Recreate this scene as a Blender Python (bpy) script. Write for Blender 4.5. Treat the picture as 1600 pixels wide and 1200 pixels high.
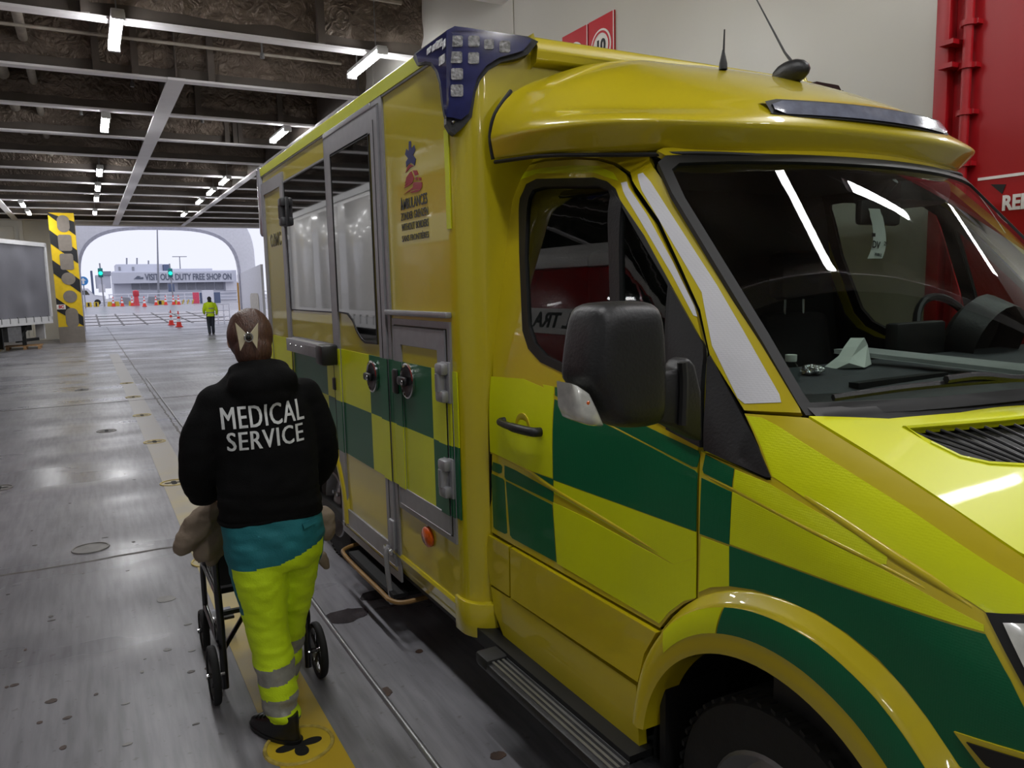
import bpy, bmesh, math, random
from mathutils import Vector, Matrix, noise
from mathutils.geometry import tessellate_polygon
random.seed(7)
S = bpy.context.scene
for o in list(bpy.data.objects): bpy.data.objects.remove(o)
COL = S.collection
# ---------------------------------------------------------------- camera
YAW, PITCH, ROLL, FPX, CAMH = math.radians(28.74), math.radians(7.256), math.radians(-1.345), 1200.0, 1.75
_cy, _sy, _cp, _sp = math.cos(YAW), math.sin(YAW), math.cos(PITCH), math.sin(PITCH)
FWD = Vector((_sy*_cp, _cy*_cp, -_sp)); _r = Vector((_cy, -_sy, 0)); _u = _r.cross(FWD)
RIGHT = _r*math.cos(ROLL) + _u*math.sin(ROLL); UP = _u*math.cos(ROLL) - _r*math.sin(ROLL)
EYE = Vector((0, 0, CAMH))
cam = bpy.data.cameras.new('camera'); cam.sensor_width = 36; cam.lens = 36*FPX/1600; cam.clip_end = 1000; cam.clip_start = .02
camo = bpy.data.objects.new('camera', cam); COL.objects.link(camo)
camo.matrix_world = Matrix(((RIGHT.x, UP.x, -FWD.x, EYE.x), (RIGHT.y, UP.y, -FWD.y, EYE.y), (RIGHT.z, UP.z, -FWD.z, EYE.z), (0, 0, 0, 1)))
S.camera = camo
# ---------------------------------------------------------------- sky, exposure
w = bpy.data.worlds.new('overcast_sky'); S.world = w; w.use_nodes = True
nt = w.node_tree; bg = nt.nodes['Background']; bg.inputs[0].default_value = (.80, .82, .95, 1); bg.inputs[1].default_value = 1.3
S.view_settings.view_transform = 'Standard'; S.view_settings.look = 'None'; S.view_settings.gamma = 1
S.view_settings.use_curve_mapping = False; S.view_settings.exposure = -0.22
LAMP_POWER = 105.0
# ---------------------------------------------------------------- sight lines measured on the photograph
def ray(px, py): return FWD + RIGHT*((px-800)/FPX) - UP*((py-600)/FPX)
def onX(px, py, x): d = ray(px, py); return EYE + d*(x/d.x)
def onY(px, py, y): d = ray(px, py); return EYE + d*(y/d.y)
def onZ(px, py, z): d = ray(px, py); return EYE + d*((z-CAMH)/d.z)
# ---------------------------------------------------------------- materials
MATS = {}
def lin(c): return tuple(((v/255+.055)/1.055)**2.4 if v > 10 else v/255/12.92 for v in c)
def mat(name, rgb, rough=.5, metal=0., var=.12, scale=8., bump=0., bscale=40., coat=0., spec=.5, emit=0., rvar=0., trans=0., stretch=None, alpha=1.):
    if name in MATS: return MATS[name]
    m = bpy.data.materials.new(name); m.use_nodes = True; t = m.node_tree; n = t.nodes; l = t.links
    b = n['Principled BSDF']; c = lin(rgb)
    tc = n.new('ShaderNodeTexCoord'); src = tc.outputs['Object']
    if stretch:
        mp = n.new('ShaderNodeMapping'); mp.inputs['Scale'].default_value = stretch; l.new(src, mp.inputs[0]); src = mp.outputs[0]
    nz = n.new('ShaderNodeTexNoise'); nz.inputs['Scale'].default_value = scale; nz.inputs['Detail'].default_value = 5; l.new(src, nz.inputs['Vector'])
    rp = n.new('ShaderNodeValToRGB'); e = rp.color_ramp.elements
    e[0].position = .3; e[1].position = .7
    e[0].color = (*[v*(1-var) for v in c], 1); e[1].color = (*[min(1, v*(1+var)) for v in c], 1)
    l.new(nz.outputs[0], rp.inputs[0]); l.new(rp.outputs[0], b.inputs['Base Color'])
    b.inputs['Roughness'].default_value = rough; b.inputs['Metallic'].default_value = metal
    b.inputs['Specular IOR Level'].default_value = spec
    b.inputs['Coat Weight'].default_value = coat; b.inputs['Coat Roughness'].default_value = .04
    b.inputs['Transmission Weight'].default_value = trans; b.inputs['Alpha'].default_value = alpha
    if rvar:
        mr = n.new('ShaderNodeMapRange'); mr.inputs['To Min'].default_value = max(0, rough-rvar); mr.inputs['To Max'].default_value = min(1, rough+rvar)
        l.new(nz.outputs[0], mr.inputs[0]); l.new(mr.outputs[0], b.inputs['Roughness'])
    if bump:
        nb = n.new('ShaderNodeTexNoise'); nb.inputs['Scale'].default_value = bscale; nb.inputs['Detail'].default_value = 3; l.new(src, nb.inputs['Vector'])
        bm = n.new('ShaderNodeBump'); bm.inputs['Strength'].default_value = bump; bm.inputs['Distance'].default_value = .01
        l.new(nb.outputs[0], bm.inputs['Height']); l.new(bm.outputs[0], b.inputs['Normal'])
    if emit:
        b.inputs['Emission Color'].default_value = (*c, 1); b.inputs['Emission Strength'].default_value = emit
    MATS[name] = m; return m
def glass_mat(name, tint=(.75, .8, .78), f0=.5, rough=.0):
    """thin pane: clear where seen straight on, mirroring at a grazing angle"""
    m = bpy.data.materials.new(name); m.use_nodes = True; t = m.node_tree; n = t.nodes; l = t.links
    n.remove(n['Principled BSDF']); out = n['Material Output']
    fr = n.new('ShaderNodeFresnel'); fr.inputs[0].default_value = 1.0+f0
    tr = n.new('ShaderNodeBsdfTransparent'); tr.inputs[0].default_value = (*tint, 1)
    gl = n.new('ShaderNodeBsdfGlossy'); gl.inputs['Roughness'].default_value = rough
    ge = n.new('ShaderNodeNewGeometry'); iv = n.new('ShaderNodeMath'); iv.operation = 'SUBTRACT'; iv.inputs[0].default_value = 1; l.new(ge.outputs['Backfacing'], iv.inputs[1])
    mu = n.new('ShaderNodeMath'); mu.operation = 'MULTIPLY'; l.new(fr.outputs[0], mu.inputs[0]); l.new(iv.outputs[0], mu.inputs[1])
    mx = n.new('ShaderNodeMixShader'); l.new(mu.outputs[0], mx.inputs[0]); l.new(tr.outputs[0], mx.inputs[1]); l.new(gl.outputs[0], mx.inputs[2]); l.new(mx.outputs[0], out.inputs[0])
    MATS[name] = m; return m
# ---------------------------------------------------------------- mesh builder
def frame(d):
    d = d.normalized(); a = Vector((0, 0, 1)) if abs(d.z) < .9 else Vector((0, 1, 0))
    u = d.cross(a).normalized(); return u, d.cross(u).normalized()
class MB:
    def __init__(s): s.v = []; s.f = []; s.mi = []; s.cur = 0
    def add(s, vs, fs):
        b = len(s.v); s.v += [Vector(p) for p in vs]; s.f += [tuple(i+b for i in f) for f in fs]; s.mi += [s.cur]*len(fs); return s
    def box(s, a, b):
        x0, y0, z0 = a; x1, y1, z1 = b
        return s.add([(x0,y0,z0),(x1,y0,z0),(x1,y1,z0),(x0,y1,z0),(x0,y0,z1),(x1,y0,z1),(x1,y1,z1),(x0,y1,z1)],
            [(0,3,2,1),(4,5,6,7),(0,1,5,4),(1,2,6,5),(2,3,7,6),(3,0,4,7)])
    def beam(s, p, q, w, h, up=None):
        p = Vector(p); q = Vector(q); d = (q-p).normalized()
        if up is None: u, v = frame(d)
        else: u = d.cross(Vector(up)).normalized(); v = u.cross(d).normalized()
        vs = []
        for c in (p, q):
            for a, b in ((-1,-1),(1,-1),(1,1),(-1,1)): vs.append(c+u*(a*w/2)+v*(b*h/2))
        return s.add(vs, [(0,1,2,3),(7,6,5,4),(0,4,5,1),(1,5,6,2),(2,6,7,3),(3,7,4,0)])
    def tube(s, pts, r, n=8, cap=True, closed=False):
        pts = [Vector(p) for p in pts]; m = len(pts); rs = r if isinstance(r, (list, tuple)) else [r]*m
        vs = []; fs = []; u = None
        for i, p in enumerate(pts):
            if closed: d = pts[(i+1) % m]-pts[i-1]
            else: d = pts[min(i+1, m-1)]-pts[max(i-1, 0)]
            d.normalize()
            if u is None: u, v = frame(d)
            else:
                u = (u-d*u.dot(d)).normalized(); v = d.cross(u)
            for k in range(n):
                a = 2*math.pi*k/n; vs.append(p+(u*math.cos(a)+v*math.sin(a))*rs[i])
        for i in range(m if closed else m-1):
            for k in range(n):
                a, b = i*n+k, i*n+(k+1) % n; c, d_ = ((i+1) % m)*n+(k+1) % n, ((i+1) % m)*n+k
                fs.append((a, b, c, d_))
        if cap and not closed: fs += [tuple(range(n))[::-1], tuple(range((m-1)*n, m*n))]
        return s.add(vs, fs)
    def cyl(s, p, q, r, n=16, r2=None): return s.tube([p, q], [r, r if r2 is None else r2], n)
    def lathe(s, c, axis, prof, n=24, closed=False):
        c = Vector(c); ax = Vector(axis).normalized(); u, v = frame(ax); vs = []; fs = []; m = len(prof)
        for k in range(n):
            a = 2*math.pi*k/n; d = u*math.cos(a)+v*math.sin(a)
            for (r, h) in prof: vs.append(c+d*r+ax*h)
        for k in range(n):
            k2 = (k+1) % n
            for i in range(m if closed else m-1):
                j = (i+1) % m; fs.append((k*m+i, k2*m+i, k2*m+j, k*m+j))
        return s.add(vs, fs)
    def prism(s, poly, off, holes=()):
        """poly: 3-D points of a flat outline, off: thickness vector"""
        loops = [[Vector(p) for p in poly]]+[[Vector(p) for p in h] for h in holes]; off = Vector(off)
        flat = [p for lp in loops for p in lp]; n = len(flat)
        tri = tessellate_polygon(loops)
        fs = []
        nrm = sum(((flat[t[1]]-flat[t[0]]).cross(flat[t[2]]-flat[t[0]]) for t in tri), Vector())
        for t in tri:
            f = (flat[t[1]]-flat[t[0]]).cross(flat[t[2]]-flat[t[0]])
            a = tuple(t) if f.dot(off) > 0 else tuple(t[::-1])
            fs.append(tuple(i+n for i in a)); fs.append(a[::-1])
        b = 0
        for lp in loops:
            m = len(lp)
            for i in range(m): fs.append((b+i, b+(i+1) % m, b+(i+1) % m+n, b+i+n))
            b += m
        return s.add(flat+[p+off for p in flat], fs)
    def grid(s, rows, flip=False, closed=False):
        m = len(rows[0]); vs = [p for r in rows for p in r]; fs = []
        for i in range(len(rows)-1):
            for k in range(m if closed else m-1):
                q = (i*m+k, i*m+(k+1) % m, (i+1)*m+(k+1) % m, (i+1)*m+k); fs.append(q[::-1] if flip else q)
        return s.add(vs, fs)
    def sphere(s, c, r, n=12, m=8):
        c = Vector(c); r = Vector(r) if not isinstance(r, (int, float)) else Vector((r, r, r)); rows = []
        for i in range(m+1):
            t = math.pi*i/m; rows.append([c+Vector((r.x*math.sin(t)*math.cos(2*math.pi*k/n), r.y*math.sin(t)*math.sin(2*math.pi*k/n), r.z*math.cos(t))) for k in range(n)])
        return s.grid(rows, closed=True, flip=True)
    def mirrored(s, cx):
        o = MB(); o.v = [Vector((2*cx-p.x, p.y, p.z)) for p in s.v]; o.f = [f[::-1] for f in s.f]; o.mi = list(s.mi); return o
    def join(s, o): 
        b = len(s.v); s.v += o.v; s.f += [tuple(i+b for i in f) for f in o.f]; s.mi += o.mi; return s
    def build(s, name, m, parent=None, smooth=40, bevel=0, recalc=True, loc=None, subsurf=0):
        me = bpy.data.meshes.new(name); me.from_pydata([tuple(p) for p in s.v], [], s.f)
        ms = m if isinstance(m, (list, tuple)) else [m]
        for q in ms: me.materials.append(q)
        if len(ms) > 1: me.polygons.foreach_set('material_index', s.mi)
        if recalc or bevel:
            bm = bmesh.new(); bm.from_mesh(me)
            bmesh.ops.remove_doubles(bm, verts=bm.verts, dist=1e-5)
            if bevel:
                ed = [e for e in bm.edges if len(e.link_faces) == 2 and e.calc_face_angle(0) > .6]
                bmesh.ops.bevel(bm, geom=ed, offset=bevel, segments=2, affect='EDGES', profile=.5, clamp_overlap=True)
            bmesh.ops.recalc_face_normals(bm, faces=bm.faces); bm.to_mesh(me); bm.free()
        if smooth:
            for p in me.polygons: p.use_smooth = True
            me.set_sharp_from_angle(angle=math.radians(smooth))
        o = bpy.data.objects.new(name, me); COL.objects.link(o)
        if parent is not None:
            o.parent = parent; o.location = -world_of(parent)
        if loc is not None: o.location = loc
        if subsurf:
            md = o.modifiers.new('subsurf', 'SUBSURF'); md.levels = subsurf; md.render_levels = subsurf
        return o
def world_of(o):
    p = Vector(o.location)
    while o.parent is not None: o = o.parent; p += o.location
    return p
def tag(o, label, cat, group=None, kind=None):
    if label: o['label'] = label
    if cat: o['category'] = cat
    if group: o['group'] = group
    if kind: o['kind'] = kind
    return o
def struct(o, label=None): o['kind'] = 'structure'; o['label'] = label or o.name.replace('_', ' '); return o
def thing(name, label, cat, loc=(0, 0, 0), group=None):
    o = bpy.data.objects.new(name, None); o.empty_display_size = .1; COL.objects.link(o); o.location = loc
    return tag(o, label, cat, group)
def copy_tree(o, parent=None):
    c = o.copy(); COL.objects.link(c); c.parent = parent
    for ch in o.children: copy_tree(ch, c)
    return c
def text_mb(txt, size, font_scale_x=1.0, depth=.002, bold=0.0, align='CENTER', spacing=1.0):
    """flat lettering as a mesh in the local xy plane"""
    cu = bpy.data.curves.new('t', 'FONT'); cu.body = txt; cu.size = size; cu.align_x = align; cu.align_y = 'CENTER'
    cu.extrude = depth/2; cu.offset = bold; cu.resolution_u = 3; cu.space_character = spacing
    o = bpy.data.objects.new('t', cu); COL.objects.link(o)
    dg = bpy.context.evaluated_depsgraph_get(); me = o.evaluated_get(dg).to_mesh()
    mb = MB(); mb.add([Vector((v.co.x*font_scale_x, v.co.y, v.co.z)) for v in me.vertices], [tuple(p.vertices) for p in me.polygons])
    bpy.data.objects.remove(o); bpy.data.curves.remove(cu); return mb
def lay(mb, origin, xdir, ydir):
    xd = Vector(xdir).normalized(); yd = Vector(ydir).normalized(); zd = xd.cross(yd); o = Vector(origin)
    mb.v = [o+xd*p.x+yd*p.y+zd*p.z for p in mb.v]; return mb
def catmull(pts, n=6):
    pts = [Vector(p) for p in pts]; out = []
    for i in range(len(pts)-1):
        p0 = pts[max(i-1, 0)]; p1 = pts[i]; p2 = pts[i+1]; p3 = pts[min(i+2, len(pts)-1)]
        for k in range(n):
            t = k/n; out.append(.5*((2*p1)+(p2-p0)*t+(2*p0-5*p1+4*p2-p3)*t*t+(3*p1-p0-3*p2+p3)*t**3))
    out.append(pts[-1]); return out
def conform(poly, f, thick=.012, res=.06, lift=0., holes=(), sgn=1):
    """a sheet cut to the 2-D outline poly, bent onto the surface f(a,b)->point, with its own thickness"""
    loops = [[Vector((p[0], p[1], 0)) for p in lp] for lp in [poly]+list(holes)]
    flat = [p for lp in loops for p in lp]
    bm = bmesh.new(); vs = [bm.verts.new(p) for p in flat]
    for t in tessellate_polygon(loops):
        try: bm.faces.new([vs[i] for i in t])
        except ValueError: pass
    for ax in (0, 1):
        lo = min(p[ax] for p in flat); hi = max(p[ax] for p in flat); k = math.floor(lo/res)+1
        while k*res < hi:
            co = [0, 0, 0]; co[ax] = k*res; no = [0, 0, 0]; no[ax] = 1
            bmesh.ops.bisect_plane(bm, geom=bm.verts[:]+bm.edges[:]+bm.faces[:], plane_co=co, plane_no=no, dist=1e-6); k += 1
    bmesh.ops.triangulate(bm, faces=bm.faces[:])
    bm.verts.index_update(); e = .004; top = []; bot = []
    for v in bm.verts:
        a, b = v.co.x, v.co.y; p = f(a, b); n = (f(a+e, b)-f(a-e, b)).cross(f(a, b+e)-f(a, b-e)).normalized()*sgn
        top.append(p+n*lift); bot.append(p+n*(lift-thick))
    N = len(top); fs = []
    for fa in bm.faces:
        ids = [v.index for v in fa.verts]
        if fa.normal.z < 0: ids.reverse()
        fs.append(tuple(ids)); fs.append(tuple(i+N for i in reversed(ids)))
    for ed in bm.edges:
        if len(ed.link_faces) == 1:
            fa = ed.link_faces[0]; a, b = ed.verts[0].index, ed.verts[1].index
            ids = [v.index for v in fa.verts]
            if (ids.index(a)+1) % len(ids) != ids.index(b): a, b = b, a
            if fa.normal.z < 0: a, b = b, a
            fs.append((a, a+N, b+N, b))
    bm.free(); m = MB(); m.add(top+bot, fs); return m
# ================================================================ THE PLACE: ferry car deck
m_floor = mat('deck_paint', (138, 138, 146), rough=.36, var=.16, scale=1.1, rvar=.16, bump=.05, bscale=60, stretch=(1.6, .35, 1))
def floor_mat():
    m = bpy.data.materials.new('worn_deck_steel'); m.use_nodes = True; t = m.node_tree; n = t.nodes; l = t.links; b = n['Principled BSDF']
    tc = n.new('ShaderNodeTexCoord'); mp = n.new('ShaderNodeMapping'); mp.inputs['Scale'].default_value = (1.5, .25, 1); l.new(tc.outputs['Object'], mp.inputs[0])
    a = n.new('ShaderNodeTexNoise'); a.inputs['Scale'].default_value = 1.3; a.inputs['Detail'].default_value = 7; a.inputs['Roughness'].default_value = .62; l.new(mp.outputs[0], a.inputs['Vector'])
    mp2 = n.new('ShaderNodeMapping'); mp2.inputs['Scale'].default_value = (14, 1.2, 1); l.new(tc.outputs['Object'], mp2.inputs[0])
    st = n.new('ShaderNodeTexNoise'); st.inputs['Scale'].default_value = 2; st.inputs['Detail'].default_value = 6; l.new(mp2.outputs[0], st.inputs['Vector'])
    mp3 = n.new('ShaderNodeMapping'); mp3.inputs['Scale'].default_value = (.35, 1.1, 1); l.new(tc.outputs['Object'], mp3.inputs[0])
    pu = n.new('ShaderNodeTexNoise'); pu.inputs['Scale'].default_value = .9; pu.inputs['Detail'].default_value = 4; l.new(mp3.outputs[0], pu.inputs['Vector'])
    r1 = n.new('ShaderNodeValToRGB'); e = r1.color_ramp.elements; e[0].position = .30; e[0].color = (*lin((104, 103, 107)), 1); e[1].position = .72; e[1].color = (*lin((140, 139, 145)), 1); l.new(a.outputs[0], r1.inputs[0])
    r2 = n.new('ShaderNodeValToRGB'); e = r2.color_ramp.elements; e[0].position = .35; e[0].color = (.72, .72, .72, 1); e[1].position = .62; e[1].color = (1.08, 1.08, 1.08, 1); l.new(st.outputs[0], r2.inputs[0])
    mx = n.new('ShaderNodeMix'); mx.data_type = 'RGBA'; mx.blend_type = 'MULTIPLY'; mx.inputs[0].default_value = .75
    l.new(r1.outputs[0], mx.inputs[6]); l.new(r2.outputs[0], mx.inputs[7])
    sp = n.new('ShaderNodeTexNoise'); sp.inputs['Scale'].default_value = 26; sp.inputs['Detail'].default_value = 2; l.new(tc.outputs['Object'], sp.inputs['Vector'])
    r3 = n.new('ShaderNodeValToRGB'); e = r3.color_ramp.elements; e[0].position = .27; e[0].color = (.55, .5, .46, 1); e[1].position = .34; e[1].color = (1, 1, 1, 1); l.new(sp.outputs[0], r3.inputs[0])
    mx2 = n.new('ShaderNodeMix'); mx2.data_type = 'RGBA'; mx2.blend_type = 'MULTIPLY'; mx2.inputs[0].default_value = .6
    l.new(mx.outputs[2], mx2.inputs[6]); l.new(r3.outputs[0], mx2.inputs[7]); l.new(mx2.outputs[2], b.inputs['Base Color'])
    rr = n.new('ShaderNodeValToRGB'); e = rr.color_ramp.elements; e[0].position = .38; e[0].color = (.25,)*3+(1,); e[1].position = .6; e[1].color = (.46,)*3+(1,); l.new(pu.outputs[0], rr.inputs[0]); l.new(rr.outputs[0], b.inputs['Roughness'])
    bm = n.new('ShaderNodeBump'); bm.inputs['Strength'].default_value = .22; bm.inputs['Distance'].default_value = .01; l.new(a.outputs[0], bm.inputs['Height']); l.new(bm.outputs[0], b.inputs['Normal'])
    return m
m_deck = floor_mat()
m_white = mat('white_hull_paint', (196, 194, 187), rough=.32, var=.04, scale=.7, bump=.25, bscale=5, rvar=.1)
m_white_lit = mat('lit_white_hull_paint', (240, 238, 232), rough=.45, var=.03, scale=.7)  # lighter copy of the hull white, painted in place of missing lamp light
m_red = mat('red_hull_paint', (158, 10, 22), rough=.4, var=.07, scale=1.5, bump=.2, bscale=6)
m_flange = mat('white_beam_paint', (240, 237, 240), rough=.4, var=.04, scale=3)
m_web = mat('grey_beam_paint', (92, 84, 78), rough=.55, var=.22, scale=2.5)
def foil_mat():
    m = mat('dark_insulation_foil', (118, 106, 96), rough=.38, metal=.5, var=.35, scale=1.3)
    t = m.node_tree; n = t.nodes; l = t.links; b = n['Principled BSDF']; tc = n.new('ShaderNodeTexCoord')
    v = n.new('ShaderNodeTexVoronoi'); v.inputs['Scale'].default_value = 2.2; v.feature = 'F1'; l.new(tc.outputs['Object'], v.inputs['Vector'])
    z = n.new('ShaderNodeTexNoise'); z.inputs['Scale'].default_value = 7; z.inputs['Detail'].default_value = 6; z.inputs['Distortion'].default_value = 1.6; l.new(tc.outputs['Object'], z.inputs['Vector'])
    ad = n.new('ShaderNodeMath'); ad.operation = 'ADD'; l.new(v.outputs[0], ad.inputs[0]); l.new(z.outputs[0], ad.inputs[1])
    bm = n.new('ShaderNodeBump'); bm.inputs['Strength'].default_value = .9; bm.inputs['Distance'].default_value = .09; l.new(ad.outputs[0], bm.inputs['Height']); l.new(bm.outputs[0], b.inputs['Normal'])
    return m
m_foil = foil_mat()
m_lampglass = mat('lamp_tube_light', (246, 246, 246), rough=.4, emit=LAMP_POWER)
m_lampcap = mat('lamp_housing', (205, 205, 205), rough=.4)
m_steel = mat('galvanised_steel', (150, 150, 152), rough=.38, metal=.8, var=.15)
m_dark = mat('black_rubber', (16, 16, 17), rough=.6, var=.25)
m_yline = mat('yellow_deck_marking', (196, 168, 40), rough=.42, var=.22, scale=3.2, bump=.08, rvar=.1)
DECK_END, WALLX, BEAMZ, PLATEZ, PITCHB = 50.0, 4.3, 4.85, 5.68, 2.42
fl = struct(MB().add([(-12, -14, 0), (12, -14, 0), (12, DECK_END, 0), (-12, DECK_END, 0)], [(0, 1, 2, 3)]).build('floor', m_deck, recalc=False), 'grey worn steel car deck floor')
def fpart(mb, name, m, **k): return mb.build(name, m, fl, **k)
# deck markings, seams, conduit and drains belong to the deck
def worn_line_mat():
    m = bpy.data.materials.new('worn_yellow_line'); m.use_nodes = True; t = m.node_tree; n = t.nodes; l = t.links; b = n['Principled BSDF']; tc = n.new('ShaderNodeTexCoord')
    sx = n.new('ShaderNodeSeparateXYZ'); l.new(tc.outputs['Object'], sx.inputs[0])
    nz = n.new('ShaderNodeTexNoise'); nz.inputs['Scale'].default_value = 4; nz.inputs['Detail'].default_value = 7; l.new(tc.outputs['Object'], nz.inputs['Vector'])
    mr = n.new('ShaderNodeMapRange'); mr.inputs['From Min'].default_value = 2.6; mr.inputs['From Max'].default_value = 14.; l.new(sx.outputs[1], mr.inputs[0])
    ad = n.new('ShaderNodeMath'); ad.operation = 'MULTIPLY_ADD'; ad.inputs[1].default_value = .5; l.new(nz.outputs[0], ad.inputs[0]); l.new(mr.outputs[0], ad.inputs[2])
    r = n.new('ShaderNodeValToRGB'); e = r.color_ramp.elements; e[0].position = .25; e[0].color = (*lin((190, 160, 34)), 1); e[1].position = 1.15 if False else 1.0; e[1].color = (*lin((146, 142, 138)), 1)
    k = e.new(.46); k.color = (*lin((168, 152, 96)), 1); k = e.new(.70); k.color = (*lin((150, 142, 124)), 1)
    l.new(ad.outputs[0], r.inputs[0]); l.new(r.outputs[0], b.inputs['Base Color']); b.inputs['Roughness'].default_value = .42
    return m
fpart(MB().box((.49, -14, .0), (.73, 26, .0025)), 'painted_line', worn_line_mat())
fpart(MB().box((-5.2, 26, .0), (-2.62, 32, .0025)), 'painted_line', m_yline)
m_seam = mat('dirty_weld_seam', (92, 88, 86), rough=.6, var=.3, scale=12, bump=.4)
def seam(p, q, wd=.03):
    p = Vector((*p, .002)); q = Vector((*q, .002)); k = max(2, int((q-p).length/.12)); d = (q-p).normalized(); sd = Vector((-d.y, d.x, 0)); rows = []
    for i in range(k+1):
        c = p+(q-p)*(i/k)+sd*random.uniform(-.01, .01); a = wd*random.uniform(.35, .9)
        rows.append([c-sd*a-Vector((0, 0, .002)), c-sd*a*.4+Vector((0, 0, .003)), c+sd*a*.4+Vector((0, 0, .003)), c+sd*a-Vector((0, 0, .002))])
    fpart(MB().grid(rows), 'weld_seam', m_seam)
for sy_ in (5.68, 14.2, 22.5, 34.15, 42.0): seam((-11, sy_), (11, sy_+.02), .022 if sy_ < 8 else .045)
seam((.91, 6.2), (.91, 49), .02); seam((-3.1, 0), (-3.1, 49), .02)
# steel bar fixed along the deck
cb = MB(); rows = []
for yy in [1.2+.12*i for i in range(140)]:
    o_ = .0015*math.sin(yy*3.1); rows.append([Vector((.988+o_+.0135*math.cos(a), yy, .001+.016*math.sin(a))) for a in [math.pi*k/6 for k in range(7)]])
cb.grid(rows); fpart(cb, 'deck_bar', m_steel, smooth=60)
m_hole = mat('black_lashing_hole', (8, 8, 8), rough=.8, var=.3)
m_rust = mat('rusty_stain', (66, 48, 38), rough=.5, var=.4, scale=18)
m_wet = mat('wet_oil_stain', (62, 58, 60), rough=.12, var=.3, scale=9)
def pot(c, r, m, clover=True, seg=36):
    o = MB()
    o.lathe((c[0], c[1], 0), (0, 0, 1), [(r, .0), (r*.99, .006), (r*.91, .0065), (r*.89, .003), (.0001, .0035)], seg)
    t = fpart(o, 'lashing_pot', m)
    rim = MB().lathe((c[0], c[1], .0035), (0, 0, 1), [(r*1.0, .0), (r*.985, .0045), (r*.90, .0045), (r*.885, 0)], seg); rim.build('rim', m if m is m_potg else m_potrim, t)
    if clover:
        pl = []
        for k in range(72):
            a = 2*math.pi*k/72+.35; q = abs(math.cos(2*a)); rr = r*(.20+.46*q**1.3); pl.append((c[0]+rr*math.cos(a), c[1]+rr*math.sin(a)*.9, .0036))
        MB().prism(pl, (0, 0, .001)).build('cross_slot', m_hole, t, smooth=0)
m_potrim = mat('worn_yellow_rim', (176, 156, 74), rough=.5, var=.4, scale=30, bump=.3)
m_potw = mat('worn_pot_lid', (158, 146, 108), rough=.45, var=.2, scale=9)
m_potg = mat('grey_pot_lid', (118, 116, 114), rough=.5, var=.25, scale=12)
pot((.585, 2.855), .135, m_yline)
for c in ((.585, 5.25), (.585, 7.68), (.585, 10.0), (.585, 12.35), (.585, 14.7), (.585, 17.1)): pot(c, .125, m_potw)
pot((-.11, 5.98), .12, m_potg, False)
for c in ((-.85, 8.4), (-1.6, 11.6), (.1, 11.2), (-.2, 16.5), (1.7, 12.4)): pot(c, .12, m_potg)
def blot(px, py, rx, ry, m, name='stain', h=.0022, rot=0., n=30, seed=0):
    c = onZ(px, py, 0); pl = []
    for k in range(n):
        a = 2*math.pi*k/n; q = 1+.24*noise.noise((math.cos(a)*1.4+seed, math.sin(a)*1.4, seed*3.1))+.12*noise.noise((math.cos(a)*4, math.sin(a)*4+seed, 1.7))
        x, y = rx*q*math.cos(a), ry*q*math.sin(a); pl.append((c.x+x*math.cos(rot)-y*math.sin(rot), c.y+x*math.sin(rot)+y*math.cos(rot), .0008))
    fpart(MB().prism(pl, (0, 0, h-.0008)), name, m, smooth=0)
blot(540, 962, .12, .085, m_wet, 'wet_patch', seed=1); blot(592, 929, .11, .075, m_wet, 'wet_patch', seed=2)
blot(603, 1081, .028, .04, m_rust, seed=3); blot(655, 1018, .02, .018, m_rust, seed=4); blot(778, 1181, .03, .025, m_rust, seed=5)
blot(80, 1096, .022, .02, m_rust, seed=6); blot(260, 936, .05, .05, m_potg, seed=7)
for k in range(34):
    px, py = random.uniform(0, 330), random.uniform(640, 1190); blot(px, py, random.uniform(.006, .02), random.uniform(.006, .016), random.choice((m_rust, m_potg, m_seam)), seed=k+9, n=10)
# ---------------------------------------------------------------- walls
m_edge = m_white
wr = struct(MB().box((WALLX, 2.74, 0), (WALLX+.25, 21.5, PLATEZ)).build('wall_right', m_white, bevel=.0), 'white painted steel casing wall beside the ambulance')
for yy in (7.6, 12.2, 16.8): MB().box((WALLX-.012, yy, 0), (WALLX+.02, yy+.03, PLATEZ)).build('plate_seam', m_white, wr)
wr2 = struct(MB().box((WALLX-.03, 1.98, 0), (WALLX+.25, 2.735, PLATEZ)).build('wall_right', m_red), 'red painted steel casing wall with a pipe')
px0 = 2.565
MB().tube([(WALLX-.075, px0, 0), (WALLX-.075, px0, PLATEZ)], .026, 10).build('pipe', m_red, wr2)
for zz in (2.35, 2.62, 2.86, 3.08, 3.3, 3.9): MB().lathe((WALLX-.075, px0, zz), (0, 0, 1), [(.02, -.014), (.038, -.014), (.038, .014), (.02, .014)], 12).join(MB().box((WALLX-.075, px0-.05, zz-.012), (WALLX-.03, px0+.05, zz+.012))).build('pipe_clamp', m_red, wr2)
MB().box((WALLX-.10, 2.655, 0), (WALLX-.03, 2.735, PLATEZ)).build('corner_angle', m_red, wr2, bevel=.01)
for zz in (2.98, 2.86): MB().box((WALLX-.15, 2.60, zz), (WALLX-.03, 2.68, zz+.025)).build('bracket', m_red, wr2)
m_signw = mat('white_sign_lettering', (228, 226, 222), rough=.5, var=.03)
m_signr = mat('red_sign_face', (190, 16, 34), rough=.4, var=.04)
m_black = mat('matt_black', (12, 12, 13), rough=.55, var=.2)
MB().box((WALLX-.034, 1.985, 2.255), (WALLX-.03, 2.5, 2.27)).build('white_line', m_signw, wr2)
def wall_text(txt, y, z, size, m, parent, x=WALLX-.034, bold=.01, sx=1.0, align='CENTER', name='lettering'):
    return lay(text_mb(txt, size, sx, .004, bold, align), (x, y, z), (0, -1, 0), (0, 0, 1)).build(name, m, parent, smooth=0, recalc=False)
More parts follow.
